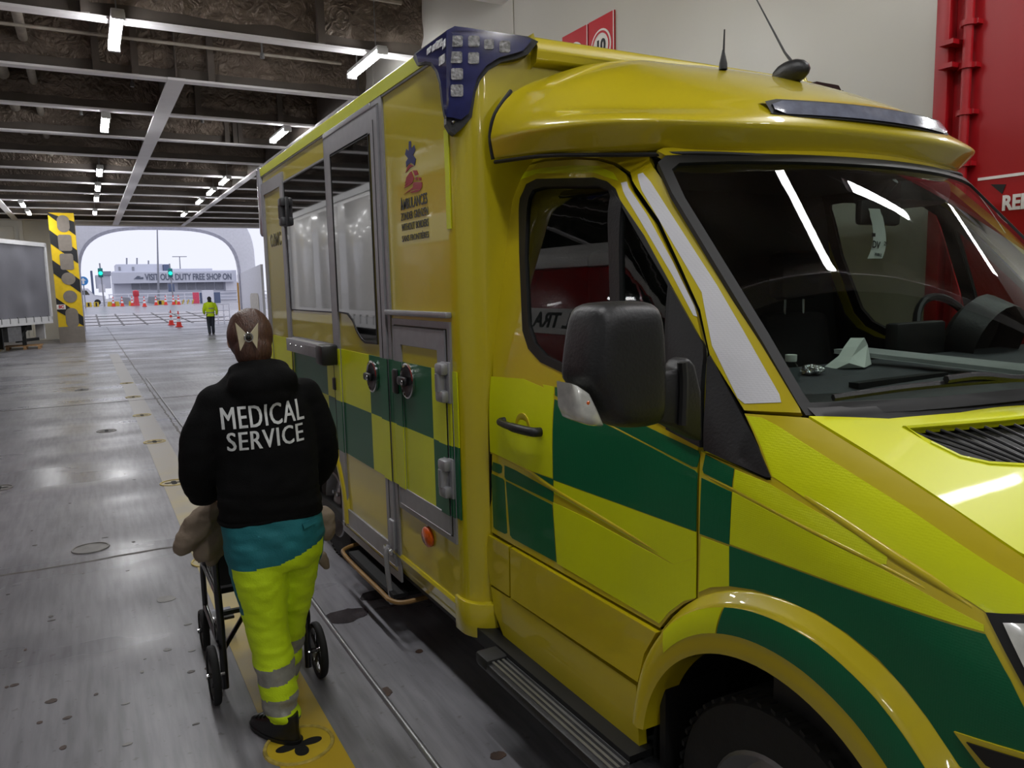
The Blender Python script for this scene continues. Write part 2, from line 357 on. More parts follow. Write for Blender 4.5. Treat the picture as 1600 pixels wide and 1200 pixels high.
pz = onX(1551, 310, WALLX-.03)
wall_text('RED', onX(1566, 317, WALLX-.03).y, onX(1585, 317, WALLX-.03).z, .105, m_signw, wr2, align='LEFT', sx=.8, bold=.004)
q1 = [onX(x, y, WALLX-.031) for x, y in ((1548, 288), (1572, 288), (1566, 303))]
MB().prism(q1, (-.003, 0, 0)).build('black_triangle', m_black, wr2, smooth=0)
wall_text('4', onX(1574, 400, WALLX-.03).y, onX(1574, 400, WALLX-.03).z, .22, m_signw, wr2)
MB().box((WALLX-.036, 2.05, 1.5), (WALLX-.03, 2.28, 1.56)).build('label_plate', m_signw, wr2)
# zone sign on the white wall
def quadX(a, b, c, d, x): return [onX(*p, x) for p in (a, b, c, d)]
sg = thing('zone_sign', 'red wall sign with numbers in white circles, one reading 10', 'sign', (WALLX, 6.2, 3.6))
for (ya, yb, tx) in ((5.78, 6.17, '10'), (6.19, 6.62, '8')):
    p = MB().box((WALLX-.02, ya, 3.35), (WALLX-.003, yb, 4.146)).build('sign_panel', m_signr, sg)
    yc = (ya+yb)/2; zc = 3.885
    MB().lathe((WALLX-.021, yc, zc), (-1, 0, 0), [(.0001, .003), (.155, .003), (.155, 0)], 36).build('circle', m_signw, p)
    MB().lathe((WALLX-.0245, yc, zc), (-1, 0, 0), [(.118, .002), (.138, .002)], 36).build('ring', m_signr, p, recalc=False)
    wall_text(tx, yc, zc, .15, m_black, p, x=WALLX-.0265, bold=.006, name='number')
    MB().box((WALLX-.021, ya, 3.35), (WALLX-.0205, ya+.012, 4.146)).build('border', m_signw, p)
struct(MB().box((-10.2, -14, 0), (-10, 50, PLATEZ)).build('wall_left', m_white), 'white hull wall far left of the deck')
struct(MB().box((-10.2, -14.2, 0), (12, -14, PLATEZ)).build('wall_back', m_white), 'white bulkhead behind the photographer')
struct(MB().box((10.2, -14, 0), (10.4, 39, PLATEZ)).build('wall_side', m_white), 'white hull side wall of the lane beyond the casing')
struct(MB().box((7.95, 38.7, 0), (10.4, 39, PLATEZ)).build('wall_casing', m_white), 'white bulkhead right of the bow opening')
wf = struct(MB().box((-10.2, 37.2, 0), (-.95, 37.5, PLATEZ)).build('wall_front', m_white_lit), 'white bulkhead behind the trailer')
for k in range(4):
    MB().box((-3.6-k*1.9, 37.05, 2.9), (-2.3-k*1.9, 37.2, 4.6)).build('wall_locker', m_white_lit, wf, bevel=.03)
MB().box((-2.12, 37.0, 0), (-1.98, 37.2, PLATEZ)).build('stiffener', m_white_lit, wf)
struct(MB().box((-.95, 38.6, 4.80), (10.2, 39.0, PLATEZ)).build('trim_1', m_flange), 'beam over the bow opening')
# striped pillar with openings
m_py = mat('yellow_warning_paint', (226, 190, 22), rough=.4, var=.06); m_pk = mat('black_warning_paint', (26, 27, 32), rough=.45, var=.1)
m_pg = mat('grey_recess_paint', (126, 118, 110), rough=.5, var=.08)
pil = thing('striped_pillar', 'black and yellow striped steel pillar with grey openings beside the bow opening', 'pillar', (-.55, 33.8, 0))
PX0, PX1, PY = -.97, -.13, 33.62
MB().box((PX0, PY, 0), (PX1, 37.2, 4.85)).build('pillar_body', m_py, pil)
MB().box((PX0-.01, PY-.02, 0), (PX1+.01, PY, .62)).build('base_plate', m_pg, pil)
for zc in (.55, 1.95, 3.05, 4.1):
    z0, z1 = zc+.12, zc+.62; dz = .55
    pl = [(PX0, z0+dz), (PX1, z0-dz*.35), (PX1, z1-dz*.35), (PX0, z1+dz)]
    pl = [(x, min(max(z, .62), 4.85)) for x, z in pl]
    MB().prism([(x, PY-.001, z) for x, z in pl], (0, -.01, 0)).build('stripe', m_pk, pil, smooth=0)
def rrect(cx, cz, w_, h_, r, n=6):
    out = []
    for sx, sz, a0 in ((1, 1, 0), (-1, 1, 90), (-1, -1, 180), (1, -1, 270)):
        for k in range(n+1):
            a = math.radians(a0+90*k/n); out.append((cx+sx*(w_/2-r)+r*math.cos(a), cz+sz*(h_/2-r)+r*math.sin(a)))
    return out
for (zc, w_, h_, r) in ((.95, .42, .75, .2), (1.75, .46, .46, .23), (2.42, .46, .46, .228), (3.05, .44, .6, .08), (3.75, .44, .6, .08), (4.45, .4, .62, .19)):
    MB().prism([(x, PY-.012, z) for x, z in rrect(-.5, zc, w_, h_, r)], (0, -.006, 0)).build('opening', m_pg, pil, smooth=0)
p = MB().box((-.97, PY-.05, 1.28), (-.68, PY-.03, 1.46)).build('notice_plate', m_signw, pil)
lay(text_mb('SC', .15, 1, .004, .008), (-.82, PY-.052, 1.37), (1, 0, 0), (0, 0, 1)).build('lettering', m_signr, p, smooth=0, recalc=False)
# ---------------------------------------------------------------- overhead deck: plate, frames, girders
ce = struct(MB().box((-12, -14, PLATEZ), (12, 39, PLATEZ+.05)).build('ceiling', m_foil), 'dark insulated underside of the deck above')
nb = 0
yb = 10.2-PITCHB*9
while yb < 38.4:
    xr = 10.2
    if not (2.0 < yb < 2.0): 
        wb = MB().box((-10, yb-.01, BEAMZ+.02), (xr, yb+.01, PLATEZ)).build('beam_web', m_web, ce)
        MB().box((-10, yb-.085, BEAMZ-.012), (xr, yb+.085, BEAMZ+.02)).build('beam_flange', m_flange, ce)
        # crumpled insulation wrapped on the web, one blanket on each side
        for sd in (-1, 1):
            rows = []; nx = 90
            for j in range(7):
                r_ = []
                for i in range(nx+1):
                    x = -10+(xr+10)*i/nx; z = BEAMZ+.16+(PLATEZ-BEAMZ-.16)*j/6
                    d = .05+.055*noise.noise((x*1.7, yb*3, z*2.6))+.035*noise.noise((x*5.2, yb, z*6))
                    if j == 0: z += .05*noise.noise((x*2.2, yb*2, 0)); d = .012
                    r_.append(Vector((x, yb+sd*(.012+max(.004, d)), z)))
                rows.append(r_)
            MB().grid(rows, flip=sd > 0).build('insulation', m_foil, ce, smooth=180, recalc=False)
    yb += PITCHB
for (xg, y0, y1, wd) in ((1.42, 12.5, 38.6, .24), (4.15, 12.5, 38.6, .16), (-2.2, 14, 37.2, .2), (-5.6, 5, 37.2, .24)):
    MB().box((xg-.012, y0, BEAMZ+.02), (xg+.012, y1, PLATEZ)).build('girder_web', m_web, ce)
    MB().box((xg-wd/2, y0, BEAMZ-.02), (xg+wd/2, y1, BEAMZ+.015)).build('girder_flange', m_flange, ce)
# stiffeners, pipes and hangers overhead
for i in range(26):
    x = random.uniform(-6, 3.9); y = 10.2+PITCHB*random.choice((-1, 0, 1, 2, 3))
    MB().box((x, y-.13, BEAMZ+.02), (x+.09, y-.02, PLATEZ)).build('stiffener', m_web, ce)
m_pipe = mat('grey_pipe_paint', (150, 142, 132), rough=.45, var=.2)
for (x0, x1, y, z, r) in ((-6, 3.6, 11.6, 5.08, .022), (-6, 3.0, 13.2, 5.25, .03), (-8, 3.6, 9.1, 5.15, .03)):
    MB().tube([(x0, y, z), (x1, y, z)], r, 8).build('pipe', m_pipe, ce)
for (x, y0, y1, z, r) in ((-.45, 2, 30, 5.2, .06), (-.85, 2, 30, 5.28, .09), (-1.5, 4, 34, 5.3, .05)):
    MB().tube([(x, y0, z), (x, y1, z)], r, 10).build('pipe', m_pipe, ce)
for (x, y) in ((.9, 13.6), (2.4, 11.3), (2.2, 15.9), (.2, 16)):
    MB().tube([(x, y, PLATEZ), (x, y, 5.0)], .012, 6).join(MB().lathe((x, y, 4.96), (0, 0, 1), [(.004, -.03), (.03, -.02), (.03, .03), (.012, .06)], 8)).build('sprinkler', m_steel, ce)
# ---------------------------------------------------------------- strip lamps
def lamp(x, y, z=4.79, first=[None]):
    if first[0] is None:
        t = thing('ceiling_lamp', '', 'lamp', (0, 0, 0))
        rows = []
        for k in range(13):
            a = math.pi+math.pi*k/12; rows.append([Vector((.062*math.cos(a), yy, .055*math.sin(a))) for yy in (-.62, .62)])
        MB().grid(rows).build('diffuser', m_lampglass, t, recalc=False)
        MB().box((-.068, -.65, 0), (.068, .65, .05)).build('housing', m_lampcap, t, bevel=.01)
        for s_ in (-1, 1):
            MB().box((-.07, s_*.65-.03, -.06), (.07, s_*.65+.03, .02)).build('end_cap', m_lampcap, t, bevel=.012)
            MB().tube([(0, s_*.4, .04), (0, s_*.4, PLATEZ-4.79)], .008, 6).build('hanger', m_steel, t)
        first[0] = t; o = t
    else: o = copy_tree(first[0])
    o.location = (x, y, z); return o
LAMPS = []
# ================================================================ THE AMBULANCE
CX = 2.36
m_paint = mat('mustard_yellow_paint', (190, 172, 14), rough=.34, var=.03, scale=2, coat=.9, spec=.5)
m_boxp = mat('box_yellow_gloss', (190, 174, 22), rough=.30, var=.03, scale=1.5, coat=1., spec=.5)
def film_mat(name, rgb, hi):
    m = mat(name, rgb, rough=.36, var=.05, scale=3, coat=.22, spec=.35)
    t = m.node_tree; n = t.nodes; l = t.links; b = n['Principled BSDF']; tc = n.new('ShaderNodeTexCoord')
    v = n.new('ShaderNodeTexVoronoi'); v.inputs['Scale'].default_value = 190; v.inputs['Randomness'].default_value = .25; l.new(tc.outputs['Object'], v.inputs['Vector'])
    bm = n.new('ShaderNodeBump'); bm.inputs['Strength'].default_value = .22; bm.inputs['Distance'].default_value = .002; l.new(v.outputs[0], bm.inputs['Height']); l.new(bm.outputs[0], b.inputs['Normal'])
    return m
m_fy = film_mat('fluorescent_yellow_film', (206, 214, 8), 1); m_fg = film_mat('green_reflective_film', (0, 90, 54), 1)
m_fw = film_mat('silver_white_reflective_film', (206, 206, 210), 1)
m_alu = mat('brushed_aluminium_frame', (150, 150, 154), rough=.38, metal=.35, var=.06, scale=20)
m_plas = mat('black_plastic', (20, 20, 22), rough=.45, var=.2, bump=.12, bscale=120)
m_gap = mat('black_seal_rubber', (9, 9, 10), rough=.55, var=.2)
m_glass = glass_mat('dark_cab_glass', (.62, .66, .64), .5)
m_wsglass = glass_mat('windscreen_glass', (.78, .82, .80), .42)
m_boxglass = mat('black_mirror_glass', (10, 10, 12), rough=.02, var=.1, coat=1., spec=1.0)
m_boxglass.node_tree.nodes['Principled BSDF'].inputs['IOR'].default_value = 2.2
m_chrome = mat('chrome', (200, 200, 202), rough=.12, metal=1., var=.04)
m_tyre = mat('tyre_rubber', (20, 20, 21), rough=.75, var=.25, scale=20, bump=.2)
m_rim = mat('silver_wheel_rim', (150, 150, 152), rough=.35, metal=.7, var=.1)
m_blue = mat('blue_beacon_cover', (40, 44, 92), rough=.10, var=.25, scale=14, coat=1.)
m_led = mat('clear_led_lens', (138, 138, 140), rough=.18, var=.5, scale=70, bump=.6, bscale=90)
m_orange = mat('orange_marker_lens', (206, 84, 10), rough=.2, var=.2, scale=60, coat=.8)
m_lens = mat('clear_lamp_lens', (190, 190, 184), rough=.12, var=.2, scale=30, coat=1.)
AMB = thing('ambulance', 'yellow and green ambulance van with tall box body parked on the deck', 'ambulance', (CX, 3.0, 0))
TWIN = {}
def part(mb, name, m, parent=AMB, mirror=False, **k):
    o = mb.build(name, m, parent, **k)
    if mirror: TWIN[o] = mb.mirrored(CX).build(name, m, TWIN.get(parent, parent), **k)
    return o
# ---------------------------------------------------------------- box body
BX, BF, BR, BZ0, BZ1 = 1.28, 2.705, 6.34, .36, 2.645
BX2 = 2*CX-BX
def plan(y0, y1, inset=0., corner=True):
    pts = [(BX+inset, y1), (BX+inset, y0+.125 if corner else y0)]
    if corner:
        for k in range(1, 9):
            a = math.radians(180+90*k/8); pts.append((BX+.125+math.cos(a)*(.125-inset), y0+.125+math.sin(a)*(.125-inset)))
    return pts+[(2*CX-x, y) for x, y in reversed(pts)]
def slab(pts, z0, z1): return MB().prism([(x, y, z0) for x, y in pts], (0, 0, z1-z0))
bxb = slab(plan(BF, BR), .93, BZ1).join(slab(plan(BF, 4.40), BZ0, .93)).join(slab(plan(5.40, BR, 0, False), BZ0, .93))
arc = [(4.9+.5*math.cos(a), .38+.5*math.sin(a)) for a in [math.pi*k/20 for k in range(21)]]
spn = [(5.40, .93), (4.40, .93)]+[(y, max(z, .38)) for y, z in reversed(arc)]
body = part(bxb, 'box_body', m_boxp, smooth=30, recalc=False)
part(MB().prism([(BX, y, z) for y, z in spn], (.05, 0, 0)), 'arch_panel', m_boxp, mirror=True, smooth=0)
part(MB().box((BX+.3, 4.38, .25), (BX2-.3, 5.42, .92)), 'axle_housing', m_dark)
part(slab(plan(BF+.01, BR+.01, 0), BZ1-.002, BZ1+.066), 'roof', m_boxp, bevel=.022)
part(MB().prism([(1.60, BF, 2.60), (1.60, BF-.035, 2.615), (1.60, BF-.045, 2.66), (1.60, BF-.02, 2.71), (1.60, BF+.05, 2.712), (1.60, BF+.05, 2.60)], (2*CX-3.2, 0, 0)), 'roof_front_lip', m_boxp, bevel=.01, smooth=60)
# roof edge rail
m_rail = m_fy
rl = MB()
rl.prism([(BX-.012, BF+.14, BZ1-.004), (BX-.016, BF+.14, BZ1+.05), (BX+.02, BF+.14, BZ1+.08), (BX+.06, BF+.14, BZ1+.08), (BX+.06, BF+.14, BZ1-.004)], (0, BR-BF-.16, 0))
part(rl, 'roof_rail', m_rail, mirror=True, smooth=20)
part(MB().box((BX-.007, BF+.13, BZ1-.014), (BX+.01, BR, BZ1-.004)), 'rail_moulding', m_alu, mirror=True)
# skirt and corner bumper
part(MB().prism([(BX-.006, 2.86, BZ0+.075), (BX-.012, 2.86, BZ0+.06), (BX+.01, 2.86, BZ0-.03), (BX+.05, 2.86, BZ0-.03), (BX+.05, 2.86, BZ0+.075)], (0, 4.40-2.86, 0)), 'skirt', m_boxp, mirror=True, smooth=20)
part(slab([(x, y) for x, y in plan(BF-.025, 2.86, -.012) if x < CX-.9 or False]+[(BX+.16, BF-.025), (BX+.16, 2.86)], BZ0-.045, BZ0+.10), 'corner_bumper', m_boxp, mirror=True, bevel=.018)
def quad(y0, y1, z0, z1, x=BX, t=.004): return MB().box((x-t, y0, z0), (x+.001, y1, z1))
# grey frame rails helper: hollow rectangular frame standing proud
def rframe(y0, y1, z0, z1, wd, t=.014, wb=None, x=BX):
    wb = wb or wd
    return MB().prism([(x, y0, z0), (x, y1, z0), (x, y1, z1), (x, y0, z1)], (-t, 0, 0), holes=[[(x, y0+wd, z0+wb), (x, y1-wd, z0+wb), (x, y1-wd, z1-wd), (x, y0+wd, z1-wd)]])
# side entry door
DY0, DY1, DZ0, DZ1 = 3.56, 4.485, .30, 2.61
part(rframe(DY0-.045, DY1+.03, DZ0-.01, DZ1+.045, .04, .010), 'door_surround', m_alu, smooth=0)
sd = part(MB().box((BX-.006, DY0, DZ0), (BX+.002, DY1, DZ1)), 'entry_door', m_boxp)
part(rframe(DY0+.002, DY1-.002, DZ0+.06, DZ1-.004, .11, .017, .10), 'frame', m_alu, sd, smooth=0, bevel=.003)
gl = [(3.70, 2.505), (4.37, 2.505), (4.375, 1.625), (4.19, 1.615), (4.10, 1.58), (4.03, 1.52), (3.96, 1.485), (3.90, 1.47), (3.70, 1.475)]
part(MB().prism([(BX-.008, y, z) for y, z in gl], (-.006, 0, 0)), 'window', m_boxglass, sd, smooth=0)
def frame_of(pl, t, wd, x):
    c = Vector((sum(p[0] for p in pl)/len(pl), sum(p[1] for p in pl)/len(pl))); inn = []
    for p in pl:
        d = Vector(p)-c; inn.append(c+d*(1-wd/d.length))
    return MB().prism([(x, *p) for p in pl], (-t, 0, 0), holes=[[(x, p.x, p.y) for p in inn]])
part(frame_of(gl, .003, .014, BX-.014), 'window_seal', m_gap, sd, smooth=0)
part(MB().box((BX-.02, DY0+.10, DZ1-.002), (BX, DY1, DZ1+.026)), 'rain_gutter', m_alu, bevel=.004)
part(MB().box((BX-.0185, DY0+.058, DZ0+.3), (BX-.01, DY0+.064, DZ1-.06)), 'door_edge_line', m_gap, sd)
# fixed window with awning rail
part(rframe(4.47, 5.58, 1.41, 2.515, .022, .008), 'window_surround', m_alu, smooth=0)
part(MB().box((BX-.008, 4.492, 1.625), (BX+.001, 5.555, 2.495)), 'side_window', m_boxglass)
part(frame_of([(4.485, 1.618), (5.56, 1.618), (5.56, 2.503), (4.485, 2.503)], .003, .012, BX-.0075), 'window_seal', m_gap, smooth=0)
part(MB().box((BX-.007, 4.50, 1.44), (BX, 5.55, 1.61)), 'gloss_panel', m_boxp)
aw = part(MB().box((BX-.06, 4.56, 1.335), (BX, 5.54, 1.425)), 'awning_rail', m_alu, bevel=.006)
part(MB().box((BX-.064, 4.60, 1.355), (BX-.055, 5.0, 1.405)), 'rail_insert', m_steel, aw)
for yy in (5.1, 5.25, 5.4): part(MB().lathe((BX-.06, yy, 1.385), (-1, 0, 0), [(.0001, .006), (.008, .005), (.009, 0)], 10), 'screw', m_chrome, aw)
part(MB().box((BX-.115, 4.41, 1.315), (BX, 4.55, 1.435)), 'bracket_end', m_plas, bevel=.018)
part(MB().box((BX-.03, 4.47, 1.16), (BX-.008, 4.52, 1.235)), 'door_catch', m_plas, bevel=.008)
for yy in (4.445, 4.535): part(MB().box((BX-.009, yy, .42), (BX, yy+.006, 1.33)), 'door_gap', m_gap)
# rear locker hatch
hd = part(MB().box((BX-.005, 5.62, .62), (BX+.001, 6.28, 2.555)), 'rear_locker_door', m_boxp)
part(rframe(5.585, 6.315, .6, 2.58, .09, .014, .09), 'frame', m_alu, hd, smooth=0)
part(lay(text_mb('O.BMC', .13, .9, .002, .003), (BX-.0065, 5.93, 2.13), (0, -1, 0), (0, 0, 1)), 'lettering', mat('grey_lettering', (96, 92, 60), rough=.5), hd, smooth=0, recalc=False)
def hinge(y, z, h=.30, w_=.10, m=m_alu):
    t = part(MB().box((BX-.02, y-w_/2, z-h/2), (BX-.005, y+w_/2, z+h/2)), 'hinge', m, bevel=.005)
    for s_, r in ((1, .0), (-1, .0)):
        part(MB().box((BX-.052, y-w_*.45, z+s_*h*.33-h*.15), (BX-.012, y+w_*.45, z+s_*h*.33+h*.15)), 'hinge_leaf', m, t, bevel=.014)
    part(MB().cyl((BX-.034, y+w_*.1, z-h*.22), (BX-.034, y+w_*.1, z+h*.22), .024, 14), 'hinge_pin', m, t)
hinge(5.545, 2.30, .20, .10, mat('dark_grey_hinge', (66, 66, 68), rough=.4, var=.15))
# lower locker door
part(MB().box((BX-.03, 2.82, 1.628), (BX, 3.55, 1.652)), 'drip_rail', m_alu, bevel=.006)
part(rframe(2.832, 3.497, .685, 1.612, .028, .009), 'locker_surround', m_alu, smooth=0)
ld = part(MB().box((BX-.008, 2.865, .715), (BX+.001, 3.465, 1.58)), 'locker_door', m_boxp)
part(rframe(2.868, 3.462, .718, 1.577, .085, .016, .085), 'frame', m_alu, ld, smooth=0, bevel=.003)
part(frame_of([(2.862, .712), (3.468, .712), (3.468, 1.583), (2.862, 1.583)], .002, .006, BX-.009), 'door_gap', m_gap, smooth=0)
# chequered film: squares .84 m x .305 m in two rows
ZR = (.80, 1.103, 1.412)
YC = (2.79, 3.03, 3.868, 4.71, 5.57, 6.32)
def square(y0, y1, z0, z1, m):
    """each square of film follows door leaves, frames and gaps: cut at the raised rails"""
    cuts = [(2.79, 2.832, .0015), (2.832, 2.868, .0105), (2.868, 2.953, .0175), (2.953, 3.377, .0095), (3.377, 3.462, .0175), (3.462, 3.515, .0105), (3.515, 3.558, .0115), (3.562, 3.672, .0185), (3.672, 4.372, .0075), (4.372, 4.483, .0185), (4.488, 4.515, .0115), (4.515, 5.585, .0015), (5.585, 5.675, .0155), (5.675, 6.225, .0065), (6.225, 6.315, .0155)]
    mb = MB()
    for a, b, h in cuts:
        lo, hi = max(a, y0), min(b, y1)
        if hi-lo > .004: mb.box((BX-h-.0012, lo, z0), (BX-h+.004, hi, z1))
    part(mb, 'green_film' if m is m_fg else 'yellow_film', m, smooth=0, recalc=False)
for i in range(5):
    square(YC[i], YC[i+1], ZR[1], ZR[2], (m_fy, m_fg, m_fy, m_fg, m_fy)[i])
    square(YC[i], YC[i+1], ZR[0], ZR[1], (m_fg, m_fy, m_fg, m_fy, m_fg)[i])
part(MB().box((BX-.0015, 2.80, 1.98), (BX+.002, 2.84, 2.36)), 'yellow_film', m_fy)
hinge(2.872, 1.365, .17, .085); hinge(2.872, .965, .17, .085)
def round_handle(y, z):
    t = part(MB().lathe((BX-.016, y, z), (-1, 0, 0), [(.082, -.004), (.082, .007), (.075, .009), (.070, .004)], 36), 'handle_ring', m_chrome)
    part(MB().lathe((BX-.016, y, z), (-1, 0, 0), [(.071, .004), (.056, .006), (.044, .001), (.0001, .0)], 32), 'handle_dish', m_plas, t)
    part(MB().box((BX-.045, y-.022, z-.024), (BX-.02, y+.078, z+.018)), 'handle_paddle', m_plas, t, bevel=.012)
    part(MB().lathe((BX-.05, y-.01, z-.004), (-1, 0, 0), [(.0001, .004), (.012, .003), (.013, 0)], 12), 'lock', m_chrome, t)
round_handle(3.30, 1.33); round_handle(3.80, 1.305)
for y_, z_ in ((3.44, 1.315),): part(MB().box((BX-.035, y_-.028, z_-.06), (BX-.012, y_+.028, z_+.06)), 'door_catch', m_plas, bevel=.012)
# latch bar at the foot of the entry door
lt = part(MB().box((BX-.03, 3.555, .40), (BX-.012, 3.62, .60)), 'latch', m_alu, bevel=.01)
part(MB().tube(catmull([(BX-.035, 3.61, .46), (BX-.055, 3.60, .42), (BX-.055, 3.585, .33), (BX-.05, 3.57, .22), (BX-.06, 3.53, .19)], 5), .013, 8), 'latch_lever', m_alu, lt)
part(MB().box((BX-.05, 3.55, .425), (BX-.01, 3.66, .455)), 'latch_plate', m_chrome, lt, bevel=.008)
om = MB().lathe((BX-.001, 3.15, .63), (-1, 0, 0), [(.047, 0), (.046, .012), (.036, .02), (.0001, .023)], 28); om.v = [Vector((v.x, 3.15+(v.y-3.15)*1.25, v.z)) for v in om.v]
part(om, 'side_marker_lamp', m_orange)
# tubular step under the door
m_wood = mat('worn_brown_tube', (128, 96, 48), rough=.5, var=.25, scale=14)
part(MB().tube(catmull([(BX+.1, 4.35, .25), (BX-.05, 4.33, .235), (BX-.09, 4.2, .23), (BX-.09, 3.6, .23), (BX-.085, 3.47, .23), (BX-.03, 3.41, .23), (BX+.12, 3.40, .24)], 6), .012, 8), 'step_tube', m_wood)
part(MB().box((BX-.06, 3.5, .22), (BX+.15, 4.25, .24)), 'step_plate', m_dark)
# emblem and words
m_eb = mat('navy_print', (30, 40, 96), rough=.5, var=.05, coat=.15); m_er = mat('red_print', (150, 14, 30), rough=.5, var=.05, coat=.15); m_et = mat('dark_print', (44, 44, 50), rough=.5, var=.05, coat=.15)
def e_poly(pl, m, name):   # zoomed sheet coordinates of the emblem, brought to the side panel
    pts = [onX(600+x/6.32, 200+y/6.32, BX-.001) for x, y in pl]
    part(MB().prism(pts, (-.0015, 0, 0)), name, m, smooth=0)
e_poly([(247,133),(268,128),(270,205),(300,168),(312,215),(288,268),(315,305),(305,372),(285,352),(265,342),(240,362),(222,388),(218,335),(240,300),(210,262),(222,205),(246,228)], m_eb, 'emblem_star')
e_poly([(255,358),(295,375),(265,385),(214,443),(228,400)], m_er, 'emblem_van')
e_poly([(285,420),(325,418),(342,460),(308,470)], m_er, 'emblem_van')
e_poly([(262,432),(272,428),(298,500),(280,545),(248,570),(196,597),(236,550),(204,575),(226,520),(212,545),(222,490)], m_er, 'emblem_van')
e_poly([(338,488),(368,488),(372,515),(345,518)], m_er, 'emblem_van')
e_poly([(308,490),(328,486),(332,512),(310,512)], m_er, 'emblem_van')
e_poly([(290,535),(378,535),(376,585),(360,610),(320,606),(290,610),(262,618),(196,657),(240,620),(288,585)], m_er, 'emblem_van')
e_poly([(262,630),(320,612),(362,612),(330,632),(270,640)], m_er, 'emblem_van')
def side_text(txt, za, zb, m, wpx, hpx, bold=0.):
    a = onX(600+za[0]/6.32, 200+za[1]/6.32, BX); b = onX(600+zb[0]/6.32, 200+zb[1]/6.32, BX)
    mb = text_mb(txt, .1, 1, .0015, bold); xs = [v.x for v in mb.v]; ys = [v.y for v in mb.v]
    W_, H_ = max(xs)-min(xs), max(ys)-min(ys); L = abs(a.y-b.y); mx = (max(xs)+min(xs))/2; my = (max(ys)+min(ys))/2
    mb.v = [Vector(((v.x-mx)*L/W_, (v.y-my)*hpx/H_, v.z)) for v in mb.v]
    part(lay(mb, (BX-.0018, (a.y+b.y)/2, (a.z+b.z)/2), (0, -1, 0), (0, 0, 1)), 'lettering', m, smooth=0, recalc=False)
side_text('AMBULANCES', (168, 755), (430, 698), m_et, 0, .046, .0008)
side_text('A', (168, 752), (186, 750), m_et, 0, .056, .0008)
side_text('ZONDER GRENZEN', (170, 872), (438, 826), m_et, 0, .034)
side_text('WITHOUT BORDERS', (178, 976), (442, 940), m_et, 0, .032)
side_text('SANS FRONTIÈRES', (182, 1082), (446, 1048), m_et, 0, .034)
# rear lamp corner cover
part(MB().box((BX-.03, 6.30, 2.18), (BX+.12, 6.40, 2.72)), 'rear_corner_cover', mat('grey_lamp_cover', (150, 150, 158), rough=.15, coat=1.), mirror=True, bevel=.03)
# corner beacon: two wings meeting on the box corner
def onP(px, py, off=0.):   # front wing plane  y = 2.745 - .32 (x-1.26) - off
    d = ray(px, py); t = (2.745-off+.32*1.26-EYE.y-.32*EYE.x)/(d.y+.32*d.x); return EYE+d*t
zq = lambda x, y: (600+x/6.154, 30+y/6.154)
FW = [(600,108),(680,66),(800,80),(1100,125),(1380,165),(1485,215),(1390,335),(1280,378),(1130,412),(1010,485),(925,590),(882,700),(858,850),(845,940),(760,1040),(680,1110),(640,1075),(600,1005)]
SW = [(600,108),(440,225),(290,330),(278,370),(318,448),(380,432),(440,440),(490,500),(528,620),(548,800),(570,930),(600,1005)]
BEX = onP(*zq(600, 500)).x
fw = [onP(*zq(*p)) for p in FW]; sw = [onX(*zq(*p), BEX) for p in SW]
ct = lambda P: sum(P, Vector())/len(P)
bc = part(MB().prism(fw, (.012, .05, 0)).join(MB().prism(sw, (.05, .03, 0))), 'corner_beacon', m_plas, mirror=True, smooth=0)
def shrink(P, k, off): c = ct(P); return [c+(p-c)*k+Vector(off) for p in P]
fwi = [onP(*zq(*p), .018) for p in [(600,112),(680,70),(800,86),(1100,130),(1360,172),(1420,200),(1340,300),(1230,335),(1110,365),(985,445),(900,560),(860,690),(835,840),(815,905),(740,965),(660,945),(600,940)]]
swi = [onX(*zq(*p), BEX-.014) for p in [(600,112),(440,232),(305,335),(330,420),(390,405),(455,415),(510,490),(545,610),(566,800),(585,915),(600,940)]]
part(MB().prism(fwi, (.008, .03, 0)).join(MB().prism(swi, (.03, .012, 0))), 'blue_cover', m_blue, bc, smooth=0, bevel=.004)
part(MB().prism([onP(*zq(*p), .02) for p in ((600,108),(680,66),(800,80),(1100,125),(1320,160),(1320,172),(800,112),(690,112),(600,140))], (.0, .004, 0)), 'top_highlight_edge', m_blue, bc, smooth=0)
for (x, y, w_, h_) in ((695,210,125,105),(865,210,110,105),(1010,240,95,95),(1162,262,105,110),(692,365,120,110),(862,372,105,110),(702,525,115,110),(702,685,120,115)):
    pl = [onP(*zq(x+a, y+b), .0225) for a, b in ((-w_/2+12,-h_/2),(w_/2-12,-h_/2),(w_/2,-h_/2+12),(w_/2,h_/2-12),(w_/2-12,h_/2),(-w_/2+12,h_/2),(-w_/2,h_/2-12),(-w_/2,-h_/2+12))]
    part(MB().prism(pl, (.002, .006, 0)), 'led_module', m_led, bc, smooth=0)
for (x, y, w_, h_) in ((530,235,60,75),(480,270,40,60),(430,300,40,55),(555,390,55,85),(575,240,30,80)):
    pl = [onX(*zq(x+a*w_/2, y+b*h_/2+a*-18), BEX-.016) for a, b in ((-1,-1),(1,-1),(1,1),(-1,1))]
    part(MB().prism(pl, (.004, 0, 0)), 'led_module', m_led, bc, smooth=0)
part(MB().sphere(onP(*zq(665, 985), .004), .008, 10, 6), 'screw', m_chrome, bc)
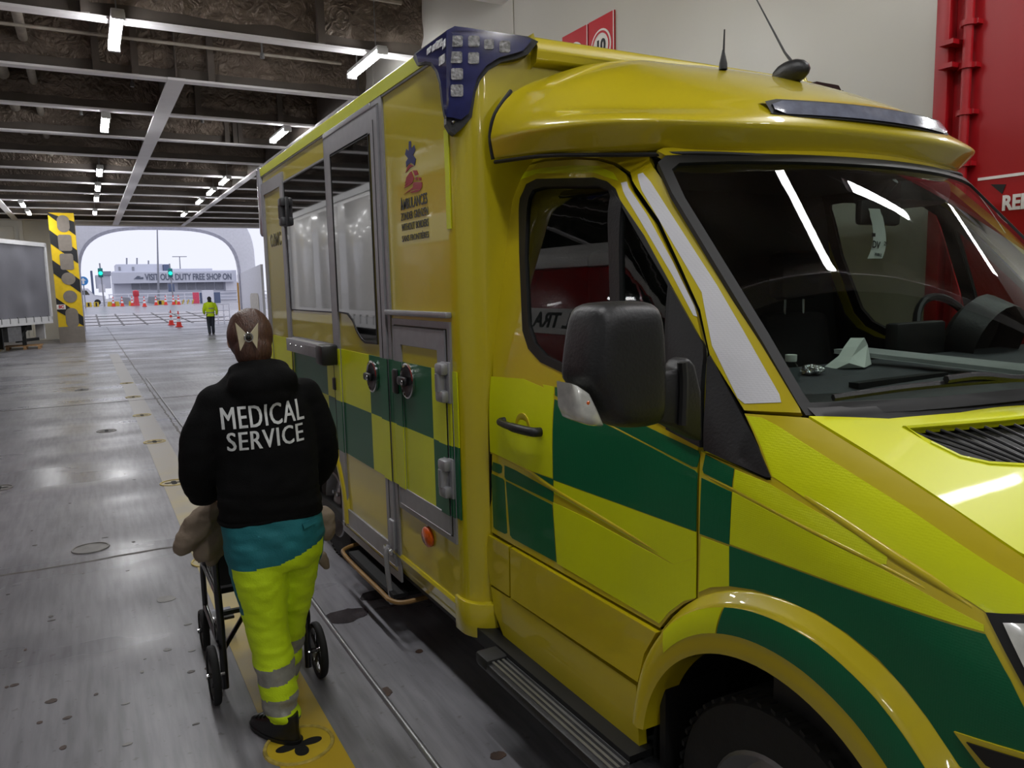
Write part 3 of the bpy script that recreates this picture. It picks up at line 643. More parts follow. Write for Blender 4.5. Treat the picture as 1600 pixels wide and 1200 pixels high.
# ---------------------------------------------------------------- cab: three bent surfaces (side, windscreen, bonnet)
EDGE = [Vector((.30, 1.06)), Vector((.756, 1.272)), Vector((1.25, 1.466)), Vector((1.905, 2.185)), Vector((2.7, 2.30))]
def edge_dist(y, z):
    p = Vector((y, z)); best = 9
    for a, b in zip(EDGE, EDGE[1:]):
        t = max(0, min(1, (p-a).dot(b-a)/(b-a).length_squared)); best = min(best, (a+(b-a)*t-p).length)
    return best
def SX(y, z):
    k = z-1.28; base = 1.365+.17*(.5*(k+math.sqrt(k*k+.012)))
    d = edge_dist(y, z); e = max(0, 1-d/.26)
    f = max(0, .85-y)
    return base+.118*e*e+.42*f*f+.05*max(0, .55-z)**2
def side(y, z): return Vector((SX(y, z), y, z))
def sidepx(px, py, lift=0.):
    x = 1.4
    for _ in range(25):
        p = onX(px, py, x); x = .5*x+.5*(SX(p.y, p.z)-lift)
    return (p.y, p.z)
def SP(L, lift=0.): return [sidepx(*p, lift) for p in L]
def spanel(L, name, m, lift=0., thick=.012, res=.03, holes=(), parent=AMB, mirror=True, yz=False, **k):
    pl = L if yz else SP(L, lift); hs = holes if yz else [SP(h, lift) for h in holes]
    return part(conform(pl, side, thick, res, lift, hs, -1), name, m, parent, mirror=mirror, **k)
DOOR = [(794,265),(808,262),(852,252),(900,249),(935,251),(959,258),(978,272),(1022,346),(1058,422),(1086,484),(1100,546),(1095,620),(1091,700),(1087.5,860),(1085.5,936),(1068,944),(1047,961),(1031,981),(800,850),(768,831),(768,800),(769,700),(770,600),(773,480),(783,350)]
HOLE = [(817,300),(822,288),(838,280),(928,278),(948,284),(961,295),(1005,367),(1050,450),(1095,538),(1096,560),(1090,694),(902,594),(844,566),(825,545),(816,517),(811,395),(812,310)]
MAIN = [(826,308),(832,297),(850,292),(935,291),(950,297),(954,310),(953,480),(951,605),(905,582),(852,556),(834,536),(825,508),(820,400)]
QUART = [(970,322),(1000,374),(1043,446),(1041,645),(968,607),(968,480)]
door = spanel(DOOR, 'cab_door', m_paint, thick=.02, holes=[HOLE], smooth=50)
spanel(HOLE, 'window_seal', m_gap, lift=.003, thick=.02, holes=[MAIN, QUART], parent=door, smooth=50)
spanel(MAIN, 'door_window', m_glass, lift=-.006, thick=.004, parent=door, smooth=50)
spanel(QUART, 'quarter_window', m_glass, lift=-.006, thick=.004, parent=door, smooth=50)
spanel([(955,298),(970,318),(968,480),(967,612),(951,603),(953,480)], 'window_divider', m_plas, lift=.006, thick=.02, parent=door, smooth=50)
spanel([(793,262),(783,348),(772,480),(768,600),(766.5,700),(765,840),(768,905),(778,965),(786,990),(783,990),(773,962),(763,905),(761,840),(762,700),(764,600),(768,480),(778,348),(788,260)], 'door_seal', m_gap, lift=-.004, thick=.03)
# pillar and roof frame around the door
FRAME = [(789,258),(800,251),(850,243),(900,236),(995,229),(1014,240),(1080,340),(1150,460),(1206,563),(1252,645),(1163,641),(1109,554),(1094,484),(1065,419),(1030,344),(985,269),(963,254),(936,247),(900,245),(852,248),(808,258.5)]
spanel(FRAME, 'door_frame_pillar', m_paint, thick=.03, smooth=50)
spanel([(996,273),(1004,270),(1016,284),(1120,446),(1160,515),(1217,616),(1220,629),(1163,631),(1152,622),(1112,540),(1096,457),(1002,297)], 'silver_film', m_fw, lift=.0015, thick=.003)
spanel([(970,286),(979,284),(1010,335),(1050,408),(1084,478),(1089,495),(1083,493),(1050,430),(1000,345)], 'silver_film', m_fw, lift=.0015, thick=.003)
spanel([(803,272),(852,262),(900,258),(935,260),(958,270),(966,283),(952,279),(928,270),(838,271),(815,280),(803,290)], 'yellow_film', m_fy, lift=.0015, thick=.003)
# black sail plate of the mirror, on door and wing
spanel([(1108,556),(1203,747),(1196,747),(1099,703),(1102,620),(1104,560)], 'sail_plate', m_plas, lift=.006, thick=.02, res=.03)
spanel([(1046,450),(1096,540),(1097,560),(1093,700),(1040,672),(1043,560)], 'sail_plate', m_plas, lift=.012, thick=.02, res=.03, parent=door)
# lower door cladding in three pieces
part(conform(SP([(767,836),(799,854),(800,931),(770,911),(764,867)]), side, .03, .06, .012, (), -1), 'door_cladding', m_paint, door, mirror=True, smooth=50)
part(conform(SP([(802,855),(1031,987),(1012,1020),(1002,1064),(803,933)]), side, .03, .06, .014, (), -1), 'door_cladding', m_paint, door, mirror=True, smooth=50)
part(conform(SP([(770,915),(802,935),(998,1070),(1003,1168),(900,1084),(790,992),(776,955)]), side, .03, .06, .010, (), -1), 'sill_cladding', m_paint, door, mirror=True, smooth=50)
# ---------------------------------------------------------------- front wing
FC = (1.235, .38)
def rO(a):
    T = ((0, .50), (18, .508), (43, .548), (65, .59), (85, .622), (105, .648), (120, .654), (135, .646), (160, .62), (200, .60))
    for (a0, r0), (a1, r1) in zip(T, T[1:]):
        if a <= a1: return r0+(r1-r0)*max(0, (a-a0))/(a1-a0)
    return .6
wing = SP([(1163,646),(1262,653),(1400,738),(1500,803),(1590,865)])
wing += [(.70, 1.213), (.52, 1.13)]
wing += [(.53, 1.00), (.60, .86), (.66, .80)]
wing += [(FC[0]+.48*math.cos(math.radians(a)), FC[1]+.48*math.sin(math.radians(a))) for a in range(150, 15, -8)]
wing += [(1.70, .55), (1.69, .63)]+SP([(1034,985),(1052,963),(1072,946),(1090,937),(1091.5,860),(1095,705),(1198,750),(1205,750)])
spanel(wing, 'front_wing', m_paint, thick=.02, yz=True, smooth=50)
# flare over the front wheel
def flare(a, t):
    """a degrees round the wheel, t 0 inner lip .. 1 outer edge"""
    r = .45+(rO(a)-.45)*t; y = FC[0]+r*math.cos(math.radians(a)); z = FC[1]+r*math.sin(math.radians(a))
    bump = .038*math.sin(math.pi*min(1, .12+.88*t))**.6 if t < 1 else 0
    bump = (.030+.012*math.sin(math.pi*t))*(1 if t < .80 else (1-t)/.20)
    return Vector((SX(y, z)-bump, y, z))
rows = []
for a in range(8, 196, 4):
    r = [flare(a, 0)+Vector((.10, 0, 0)), flare(a, 0)+Vector((.012, 0, 0))]+[flare(a, t) for t in (.02, .15, .3, .45, .6, .72, .8, .86, .92, .97, 1.0)]+[flare(a, 1.0)+Vector((.02, 0, 0))]
    rows.append(r)
part(MB().grid(rows), 'wheel_arch_flare', m_paint, mirror=True, smooth=50)
def ffilm(a0, a1, t0, t1, m, sk=0.):
    rows = []; n = max(2, int((a1-a0)/3))
    for i in range(n+1):
        a = a0+(a1-a0)*i/n; rows.append([flare(a+sk*(t-.5), t)+Vector((-.0016, 0, 0)) for t in [t0+(t1-t0)*k/6 for k in range(7)]])
    part(MB().grid(rows), 'green_film' if m is m_fg else 'yellow_film', m, mirror=True, recalc=False, smooth=60)
ffilm(47, 75, .38, .79, m_fy, 10); ffilm(75.5, 160, .38, .79, m_fg, 10)
# ---------------------------------------------------------------- livery films on door and wing
Z4 = lambda L: [(760+x/3.478, 580+y/3.478) for x, y in L]
Z6 = lambda L: [(1080+x/2.069, 620+y/2.069) for x, y in L]
def film(L, m): spanel(L, 'green_film' if m is m_fg else 'yellow_film', m, lift=.0015, thick=.003, smooth=60)
film(Z4([(370,152),(480,205),(740,335),(1132,540),(1145,556),(1138,872),(362,590)]), m_fg)
film(Z4([(372,86),(475,112),(930,330),(1148,432),(1158,462),(1142,522),(1120,520),(372,132)]), m_fg)
for L in ([(34,493),(76,508),(84,520),(82,552),(70,556),(34,542),(28,530)], [(98,512),(150,535),(365,655),(362,712),(106,588),(98,575)], [(255,549),(362,588),(362,624)], [(26,556),(88,585),(97,597),(112,880),(100,884),(48,858),(38,846)], [(105,598),(357,727),(379,1038),(140,908),(128,890)]): film(Z4(L), m_fg)
film(Z4([(24,28),(200,42),(300,85),(364,122),(364,150),(357,580),(250,545),(75,462),(20,438)]), m_fy)
film(Z4([(305,72),(365,84),(366,122),(318,104)]), m_fy)
film(Z4([(366,596),(1138,877),(1138,1012),(1018,1050),(640,822),(366,662)]), m_fy)
film(Z4([(362,715),(400,730),(560,806),(700,882),(1014,1052),(1138,1013.5),(1136,1232),(1070,1250),(990,1310),(940,1372),(384,1045)]), m_fy)
for L in ([(46,186),(138,233),(131,292),(40,247),(36,236)], [(33,262),(130,308),(123,478),(27,443)], [(123,482),(950,768),(1030,915),(1120,1090),(1120,1200),(1070,1290),(868,1195),(765,1040),(690,942),(605,848),(505,766),(402,700),(302,655),(202,624),(123,612)]): film(Z6(L), m_fg)
film(Z6([(31,452),(122,486),(122,612),(60,616),(24,632)]), m_fy)
film(Z6([(178,62),(228,68),(340,135),(700,362),(1110,628),(1105,700),(960,702),(900,662),(640,500),(262,258)]), m_fy)
film(Z6([(142,236),(252,282),(560,462),(634,512),(630,542),(600,540),(136,296)]), m_fy)
film(Z6([(133,308),(610,554),(945,738),(946,760),(124,476)]), m_fy)
# swage line along door and wing: raised crease
def crease(L, r=.006, sink=.001):
    pts = [side(*p)+Vector((sink, 0, 0)) for p in SP(L)]; pts = catmull(pts, 6)
    n = len(pts); part(MB().tube(pts, [r*(.35+.65*math.sin(math.pi*(i+.5)/n)) for i in range(n)], 8), 'swage_line', m_paint, mirror=True, smooth=60)
crease(Z4([(20,445),(200,525),(365,640),(640,805),(900,965),(1010,1045)]), .010, .005); crease(Z6([(262,262),(450,380),(640,508),(800,610),(945,712)]), .013, .007)
crease(Z4([(372,140),(700,310),(1140,535)]), .005, .003); crease(Z6([(35,252),(133,298),(400,440),(620,550),(900,700)]), .006, .003)
# door handle
hc = Vector(side(*sidepx(817, 668)))
part(MB().lathe(hc+Vector((.004, 0, 0)), (-1, 0, 0), [(.056, -.006), (.054, .006), (.046, .007), (.034, .004), (.0001, .0025)], 28), 'handle_recess', m_paint, door, mirror=True)
h0, h1 = side(*sidepx(789, 657)), side(*sidepx(845, 675))
part(MB().tube(catmull([h0+Vector((.0, .0, 0)), h0+Vector((-.028, -.012, -.002)), (h0+h1)/2+Vector((-.042, 0, .0)), h1+Vector((-.032, .012, .002)), h1], 6), [.014]*12+[.017]*13, 10), 'door_handle', m_plas, door, mirror=True)
# ---------------------------------------------------------------- dark shell behind the gaps, floor of the cab, bulkhead
part(MB().box((1.45, .62, .55), (2*CX-1.45, 1.30, 1.02)).join(MB().box((1.46, 1.75, .45), (2*CX-1.46, 2.66, .80))), 'inner_shell', m_gap)
bk = [(SX(2.6, z)+.05, z) for z in (.45, 1.0, 1.25, 1.5, 1.8, 2.0, 2.1, 2.16)]
part(MB().prism([(x, 2.58, z) for x, z in bk+[(2*CX-x, z) for x, z in reversed(bk)]], (0, .05, 0)), 'cab_bulkhead', m_plas)
spanel(DOOR, 'door_lining', m_plas, lift=-.024, thick=.008, holes=[HOLE], parent=door)
gk = [(SX(2.62, z)+.012, z) for z in (.36, 1.0, 1.25, 1.5, 1.8, 2.0, 2.1, 2.22)]
part(MB().prism([(x, 2.655, z) for x, z in gk+[(2*CX-x, z) for x, z in reversed(gk)]], (0, .06, 0)), 'cab_gasket', m_gap)
part(MB().box((1.62, 1.95, 2.14), (2*CX-1.62, 2.60, 2.16)), 'headliner', mat('dark_headliner', (44, 44, 46), rough=.9))
part(MB().box((1.40, 1.72, .42), (1.44, 2.62, 1.2)), 'door_card', m_plas, door, mirror=True)
# ---------------------------------------------------------------- roof fairing
G = [
 [(1.44,2.64,2.235),(1.475,2.35,2.215),(1.52,2.13,2.185),(1.59,1.99,2.165),(1.73,1.885,2.16),(1.99,1.82,2.155),(2.36,1.795,2.155)],
 [(1.395,2.64,2.228),(1.43,2.35,2.208),(1.47,2.12,2.178),(1.545,1.96,2.158),(1.70,1.845,2.153),(1.98,1.775,2.148),(2.36,1.75,2.148)],
 [(1.38,2.64,2.305),(1.395,2.35,2.285),(1.425,2.10,2.262),(1.495,1.905,2.238),(1.665,1.785,2.222),(1.97,1.715,2.217),(2.36,1.685,2.217)],
 [(1.388,2.64,2.34),(1.41,2.35,2.32),(1.45,2.11,2.293),(1.525,1.925,2.262),(1.685,1.80,2.247),(1.975,1.722,2.243),(2.36,1.692,2.243)],
 [(1.405,2.64,2.395),(1.485,2.36,2.36),(1.545,2.16,2.33),(1.61,1.99,2.295),(1.74,1.85,2.28),(1.99,1.755,2.282),(2.36,1.725,2.282)],
 [(1.478,2.64,2.488),(1.56,2.37,2.44),(1.63,2.2,2.40),(1.70,2.03,2.36),(1.82,1.90,2.335),(2.0,1.80,2.335),(2.36,1.77,2.338)],
 [(1.62,2.64,2.545),(1.70,2.38,2.52),(1.76,2.25,2.48),(1.83,2.1,2.44),(1.92,2.02,2.42),(2.08,1.96,2.42),(2.36,1.94,2.42)],
 [(1.79,2.64,2.612),(1.86,2.42,2.58),(1.92,2.34,2.555),(1.97,2.27,2.535),(2.03,2.2,2.515),(2.15,2.16,2.515),(2.36,2.14,2.515)],
 [(1.96,2.64,2.65),(2.0,2.52,2.63),(2.05,2.49,2.62),(2.1,2.47,2.615),(2.15,2.45,2.61),(2.24,2.43,2.61),(2.36,2.42,2.61)],
 [(2.1,2.64,2.665),(2.14,2.63,2.665),(2.18,2.63,2.665),(2.22,2.63,2.665),(2.26,2.63,2.667),(2.3,2.63,2.668),(2.36,2.63,2.668)]]
rows = [[Vector(p) for p in r]+[Vector((2*CX-p[0], p[1], p[2])) for p in reversed(r[:-1])] for r in G]
fair = part(MB().grid(rows), 'roof_fairing', m_paint, subsurf=3, smooth=180)
def set_crease(o, pts, val):
    me = o.data; off = world_of(o); keys = {tuple(round(c, 4) for c in q) for q in pts}
    at = me.attributes.get('crease_edge') or me.attributes.new('crease_edge', 'FLOAT', 'EDGE')
    on = [tuple(round(c, 4) for c in (v.co)) in keys for v in me.vertices]
    for e in me.edges:
        if on[e.vertices[0]] and on[e.vertices[1]]: at.data[e.index].value = val
set_crease(fair, rows[2], .38); set_crease(fair, rows[1], .5); set_crease(fair, rows[4], .25)
tr_ = [Vector(p)+Vector((.0, -.004, -.012)) for p in G[1]]; tr_ = tr_+[Vector((2*CX-p.x, p.y, p.z)) for p in reversed(tr_[:-1])]
part(MB().tube(catmull(tr_, 5), .0075, 6), 'fairing_seal', m_gap, fair)
part(MB().tube(catmull([(1.395, 2.652, 2.228), (1.385, 2.652, 2.31), (1.408, 2.652, 2.395), (1.48, 2.652, 2.487)], 5), .008, 6), 'fairing_seal', m_gap, fair, mirror=True)
# header panel between fairing and windscreen
def WY(x, z): return 1.055+(z-1.44)*.96+.21*((x-CX)/.86)**2
def wsf(x, z): return Vector((x, WY(x, z), z))
def wspx(px, py, lift=0.):
    d = ray(px, py); lo, hi = .6, 3.6
    f = lambda t: (EYE+d*t).y-WY((EYE+d*t).x, (EYE+d*t).z)
    ts = [lo+(hi-lo)*i/200 for i in range(201)]
    for a, b in zip(ts, ts[1:]):
        if f(a) < 0 <= f(b): lo, hi = a, b; break
    for _ in range(40):
        m_ = (lo+hi)/2
        if f(m_) < 0: lo = m_
        else: hi = m_
    p = EYE+d*lo; return (p.x, p.z)
def sym(L): return L+[(2*CX-x, z) for x, z in reversed(L)]
WT, WB = 2.128, 1.435
ws_half = [(CX, WT), (2.0, WT), (1.75, WT-.003), (1.60, WT-.008), (1.565, WT-.03), (1.545, 2.0), (1.53, 1.8), (1.515, 1.6), (1.50, 1.46), (1.50, WB), (1.75, WB+.0), (2.05, WB+.005), (CX, WB+.008)]
ws_full = ws_half+[(2*CX-x, z) for x, z in reversed(ws_half[1:-1])]
def inset(L, k, cx=CX, cz=(WT+WB)/2): return [(cx+(x-cx)*(1-k/.86), cz+(z-cz)*(1-k*1.0/.36)) for x, z in L]
part(conform(ws_full, wsf, .006, .08, 0), 'windscreen', m_wsglass, smooth=60)
part(conform(inset(ws_full, -.012), wsf, .02, .08, .006, [inset(ws_full, .015)]), 'windscreen_seal', m_gap, smooth=60)
hp = [(CX, 2.165), (2.0, 2.165), (1.75, 2.165), (1.60, 2.16), (1.575, 2.15), (1.59, WT+.006), (1.75, WT+.01), (2.0, WT+.012), (CX, WT+.012)]
part(conform(hp+[(2*CX-x, z) for x, z in reversed(hp[1:-1])], wsf, .02, .08, .004), 'header_panel', m_paint, smooth=60)
# light strip on the fairing
def FY(x): return 1.705+.17*((x-CX)/.75)**2
lb = MB(); rows = []
for i in range(25):
    x = 1.905+(2.815-1.905)*i/24; y = FY(x); e = .0 if 0 < i < 24 else .022
    rows.append([Vector((x, y+.012, 2.253+e*.4)), Vector((x, y-.004, 2.254+e*.4)), Vector((x, y+.022, 2.312-e*.4)), Vector((x, y+.05, 2.314-e*.4))])
ls = part(lb.grid(rows), 'light_strip', m_gap, smooth=30)
rows = []
for i in range(25):
    x = 1.92+(2.80-1.92)*i/24; y = FY(x); e = .0 if 0 < i < 24 else .012
    rows.append([Vector((x, y-.006, 2.262+e)), Vector((x, y-.001, 2.275)), Vector((x, y+.008, 2.292)), Vector((x, y+.014, 2.306-e))])
part(MB().grid(rows), 'strip_lens', mat('grey_strip_lens', (112, 116, 132), rough=.15, var=.2, scale=25, coat=1.), ls, smooth=60)
# aerials
def aerial(px, py, x, tip, kind):
    b = onX(px, py, x)
    if kind:
        a = part(MB().sphere(b+Vector((0, .02, .0)), (.038, .085, .045), 16, 8), 'roof_aerial', m_plas)
    else: a = part(MB().lathe(b, (0, 0, 1), [(.016, -.02), (.015, .0), (.007, .035), (.004, .05)], 12), 'roof_aerial', m_plas)
    t = onX(*tip, x); part(MB().tube([b+Vector((0, 0, .02)), b+(t-b)*.25, t], [.007, .0045, .0025], 8), 'aerial_rod', m_plas, a)
aerial(1130, 100, 2.12, (1132, 46), 0); aerial(1242, 112, 2.36, (1180, -5), 1)
# ---------------------------------------------------------------- bonnet
m_bonnet = mat('bonnet_fluorescent_film', (208, 212, 0), rough=.38, var=.03, scale=3, coat=.14, spec=.35)
m_vslat = mat('grey_black_slat', (34, 34, 36), rough=.35, var=.1)
WTOP = [side(*sidepx(*q)) for q in ((1262,653),(1300,677),(1350,706),(1400,738),(1450,770),(1500,803),(1550,836),(1590,865))]
def _lag(y):
    a, b, c = WTOP[0], WTOP[3], WTOP[7]
    return a.z*(y-b.y)*(y-c.y)/((a.y-b.y)*(a.y-c.y))+b.z*(y-a.y)*(y-c.y)/((b.y-a.y)*(b.y-c.y))+c.z*(y-a.y)*(y-b.y)/((c.y-a.y)*(c.y-b.y))
def HZ(x, y):
    q = abs(x-CX)/.89
    return _lag(y)+.002+.062*(1-q*q)+.014*math.exp(-((q-.45)/.14)**2)*min(1, max(0, (1.2-y)/.4))
def cowl_y(x): return 1.20-.16*(1-((x-CX)/.86)**2)
def hood(x, y): return Vector((x, y, HZ(x, y)))
hl = [(w_.x+.005, w_.y) for w_ in WTOP]+[(1.51, .62), (1.58, .50), (2.0, .43), (CX, .42)]
ht = [(CX, cowl_y(CX)), (2.1, cowl_y(2.1)), (1.85, cowl_y(1.85)), (1.65, cowl_y(1.65))]
hpoly = hl+[(2*CX-x, y) for x, y in reversed(hl[:-1])]+[(2*CX-x, y) for x, y in reversed(ht[1:])]+ht
def hoodpx(px, py):
    z = 1.35
    for _ in range(40):
        p = onZ(px, py, z); z = .6*z+.4*HZ(min(max(p.x, 1.4), 3.3), min(max(p.y, .3), 1.4))
    return (p.x, p.y)
vt = [hoodpx(*q) for q in ((1413,668),(1460,664),(1500,661),(1560,656),(1600,652),(1650,648),(1720,643))]; vb = [hoodpx(*q) for q in ((1720,729),(1650,728),(1600,727),(1545,724),(1500,714),(1455,692))]
vent = vt+vb; venth = [vent, [(2*CX-x, y) for x, y in reversed(vent)]]
bon = part(conform(hpoly, hood, .02, .04, 0, venth), 'bonnet', m_bonnet, smooth=60)
for sgn_ in (1, -1):
    mx_ = lambda v: v if sgn_ > 0 else Vector((2*CX-v.x, v.y, v.z))
    vp_ = venth[0] if sgn_ > 0 else venth[1]
    v_ = part(conform(vp_, hood, .01, .06, -.028), 'bonnet_vent', m_gap)
    for k in range(14):
        sx_, sy_ = 1424+23*k, 668-1.6*k; f_ = 1 if sx_+132 < 1712 else (1712-sx_)/132
        a = hoodpx(sx_, sy_+1); b = hoodpx(sx_+132*f_, sy_+(724-sy_)*f_ if k > 4 else sy_+(712+3*k-sy_)*f_)
        part(MB().tube([mx_(hood(a[0]+(b[0]-a[0])*i/6, a[1]+(b[1]-a[1])*i/6)+Vector((0, 0, -.009))) for i in range(7)], .0038, 6), 'vent_slat', m_vslat, v_)
    part(MB().tube([hood(x, y)+Vector((0, 0, -.001)) for x, y in vp_], .006, 6, closed=True), 'vent_rim', m_bonnet, v_)
# cowl under the windscreen, wipers
cw = []
for i in range(21):
    x = 1.50+(2*CX-3.0)*i/20; yy = cowl_y(x); z = HZ(x, yy)
    cw.append([Vector((x, yy-.01, z-.03)), Vector((x, yy+.012, z-.004)), Vector((x, WY(x, WB+.01)-.005, WB+.012)), Vector((x, WY(x, WB+.05)+.03, WB+.03))])
part(MB().grid(cw), 'cowl', m_gap, smooth=60)
def wiper(pts, r=.008):
    pts = [wsf(*wspx(*p))+Vector((0, -.03, .02)) for p in pts]
    a = part(MB().tube(catmull(pts, 4), r, 6), 'wiper_blade', m_plas); return a
wiper([(1285,632),(1400,616),(1500,607),(1598,600)], .009)
part(MB().tube(catmull([wsf(*wspx(*p))+Vector((0, -.045, .03)) for p in ((1450,609),(1500,603),(1560,607),(1598,602))], 4), .010, 6), 'wiper_arm', m_plas)
# headlamp, bumper, grille: the nose mostly lies outside the picture but closes the van
hlm = SP([(1547,968),(1600,972),(1640,1000)])+[(.52, 1.02), (.55, .90), (.62, .93)]
hlm = [(.765, 1.135), (.66, 1.155), (.54, 1.115), (.50, 1.02), (.53, .93), (.60, .925), (.66, 1.0)]
hh = spanel(hlm, 'headlamp', m_gap, lift=.004, thick=.03, yz=True)
hin = [(.735, 1.125), (.66, 1.142), (.56, 1.105), (.525, 1.02), (.55, .945), (.60, .945), (.65, 1.01)]
spanel(hin, 'headlamp_lens', m_lens, lift=.010, thick=.012, yz=True, parent=hh)
fgl = [(.79, .90), (.62, .925), (.56, .90), (.60, .86), (.74, .855)]
spanel(fgl, 'bumper_marker_surround', m_paint, lift=.006, thick=.02, yz=True)
spanel([(.765, .893), (.63, .913), (.585, .896), (.62, .868), (.73, .866)], 'bumper_marker_lamp', m_gap, lift=.010, thick=.015, yz=True)
bp_ = []
for i in range(33):
    t = -1+2*i/32; x = CX+t*.93; y = .24+.42*abs(t)**4
    bp_.append([Vector((x, y+.06, .30)), Vector((x, y, .36)), Vector((x, y-.01, .55)), Vector((x, y+.02, .78)), Vector((x, y+.10, .86))])
part(MB().grid(bp_), 'front_bumper', m_paint, smooth=60)
gr = []
for i in range(25):
    t = -1+2*i/24; x = CX+t*.75; y = .33+.2*abs(t)**3
    gr.append([Vector((x, y, .84)), Vector((x, y+.02, .95)), Vector((x, y+.07, 1.05)), Vector((x, y+.11, 1.09))])
part(MB().grid(gr), 'grille', m_gap, smooth=60)
for k in range(4):
    pts = [Vector((CX+t*.6, .315+.02*k+.2*abs(t*.8)**3, .88+.05*k)) for t in [-1+i/8 for i in range(17)]]
    part(MB().tube(pts, .014, 6), 'grille_bar', m_plas)
# ---------------------------------------------------------------- wheels
def wheel(x, y, sgn, r=.345, w_=.22):
    t = part(MB().lathe((x, y, r), (sgn, 0, 0), [(r*.60, -w_*.5), (r*.92, -w_*.5), (r, -w_*.38), (r, w_*.38), (r*.96, w_*.47), (r*.80, w_*.52), (r*.62, w_*.46)], 48), 'wheel', m_tyre, smooth=35)
    for k in range(44):
        a = 2*math.pi*k/44; c = Vector((x, y+math.cos(a)*r, r+math.sin(a)*r)); d = Vector((0, -math.sin(a), math.cos(a)))
        if math.sin(a) < -.97: continue
        tr.beam(c-Vector((sgn*w_*.40, 0, 0))+d*.006, c+Vector((sgn*w_*.40, 0, 0))-d*.006, .026, .014, up=(0, math.cos(a), math.sin(a))) if False else None
    tb = MB()
    for k in range(48):
        a = 2*math.pi*k/48; c = Vector((x+sgn*w_*.3, y+math.cos(a)*(r-.001), r+math.sin(a)*(r-.001))); d = Vector((0, -math.sin(a), math.cos(a)))
        tb.beam(c-Vector((sgn*w_*.12, 0, 0))+d*.012, c+Vector((sgn*w_*.17, 0, 0))-d*.006, .02, .010, up=(0, math.cos(a), math.sin(a)))
    part(tb, 'tread_blocks', m_tyre, t, smooth=0)
    part(MB().lathe((x, y, r), (sgn, 0, 0), [(r*.64, w_*.44), (r*.60, w_*.50), (r*.57, w_*.40), (r*.50, w_*.22), (r*.34, w_*.30), (r*.25, w_*.38), (r*.16, w_*.46), (.0001, w_*.48)], 40), 'rim', m_rim, t)
    for k in range(6):
        a = 2*math.pi*k/6; c = Vector((x+sgn*w_*.36, y+math.cos(a)*r*.26, r+math.sin(a)*r*.26)); part(MB().cyl(c, c+Vector((sgn*.025, 0, 0)), .014, 6), 'wheel_nut', m_chrome, t)
for sgn in (-1, 1):
    wheel(CX+sgn*.85, FC[0]+.02, sgn); wheel(CX+sgn*.92, 4.90, sgn)
def arch_liner(yc, zc, r, x0, x1, zmin):
    rows = []
    for k in range(25):
        a = math.radians(-8+196*k/24); rows.append([Vector((x, yc+r*math.cos(a), max(zmin, zc+r*math.sin(a)))) for x in (x0, x1)])
    return MB().grid(rows)
part(arch_liner(FC[0], FC[1], .455, 1.38, 1.80, .3), 'arch_liner', m_gap, mirror=True, recalc=False)
part(MB().box((1.78, .75, .3), (1.80, 1.72, .85)), 'arch_liner', m_gap, mirror=True)
part(arch_liner(4.9, .38, .495, 1.30, 1.80, .3), 'arch_liner', m_gap, mirror=True, recalc=False)
rows = []
for a in range(-4, 186, 5):
    c, s_ = math.cos(math.radians(a)), math.sin(math.radians(a)); rows.append([Vector((BX-d, 4.9+r*c, .38+r*s_)) for r, d in ((.475, -.04), (.475, .025), (.50, .032), (.535, .028), (.552, .0))])
part(MB().grid(rows), 'wheel_arch_flare', m_boxp, mirror=True, smooth=60)
part(MB().box((1.385, 1.64, .16), (1.62, 1.665, .58)), 'mud_flap', m_dark, mirror=True)
# running board under the cab door
rb = part(MB().box((1.215, 1.60, .295), (1.40, 2.56, .335)), 'running_board', m_plas, mirror=True, bevel=.012)
for k in range(6):
    x = 1.235+.021*k; part(MB().box((x, 1.70, .332), (x+.010, 2.50, .3405)), 'tread_strip', m_steel, rb)
part(MB().box((1.212, 2.46, .30), (1.385, 2.565, .35)), 'board_end_cap', m_dark, rb, bevel=.015)
part(MB().box((1.30, 1.7, .30), (2*CX-1.30, 6.2, .36)), 'chassis', m_gap)
# ---------------------------------------------------------------- mirror
MY = 1.40
mo = [(920,482),(934,473),(960,470),(1000,469),(1016,472),(1023,482),(1029,510),(1031,600),(1032,652),(1024,666),(985,671),(948,668),(932,640),(920,612),(904,600),(905,575),(912,520)]
mpl = [onY(px, py, MY) for px, py in mo]; mc = ct(mpl)
rows = []
for (k, dy) in ((.55, -.052), (.80, -.048), (.92, -.034), (.985, -.012), (1.0, .02), (.985, .075), (.95, .085), (.5, .085)):
    rows.append([mc+(p-mc)*k+Vector((0, dy, 0)) for p in mpl])
mm = MB().grid(rows, closed=True); n_ = len(mpl); mm.f.append(tuple(range(n_))); mm.f.append(tuple(range(7*n_, 8*n_))[::-1]); mm.mi += [0, 0]
mir = part(mm, 'wing_mirror', m_plas, mirror=True, subsurf=1, smooth=180)
part(MB().prism([mc+(p-mc)*.88+Vector((0, .086, 0)) for p in mpl], (0, .002, 0)), 'mirror_glass', m_chrome, mir, mirror=True)
il = [onY(px, py, MY-.03) for px, py in ((897,600),(906,603),(920,612),(934,640),(946,668),(925,666),(906,657),(899,640))]; ic = ct(il)
il_ = MB()
il_.grid([[ic+(p-ic)*k+Vector((0, dy, 0)) for p in il] for k, dy in ((.5, -.006), (.85, -.002), (1.0, .012), (1.0, .07))], closed=True); n_ = len(il); il_.f.append(tuple(range(n_))); il_.mi.append(0)
part(il_, 'indicator_lens', m_lens, mir, mirror=True, smooth=60)
part(MB().sphere(ic+Vector((0, .0, .01)), .008, 8, 6), 'indicator_bulb', m_orange, mir)
apl = [onY(px, py, 1.375) for px, py in ((1026,582),(1060,578),(1067,564),(1078,558),(1088,570),(1098,612),(1100,692),(1075,680),(1056,668),(1026,660))]
part(MB().prism(apl, (0, .06, 0)), 'mirror_arm', m_plas, mir, mirror=True, bevel=.012, smooth=60)
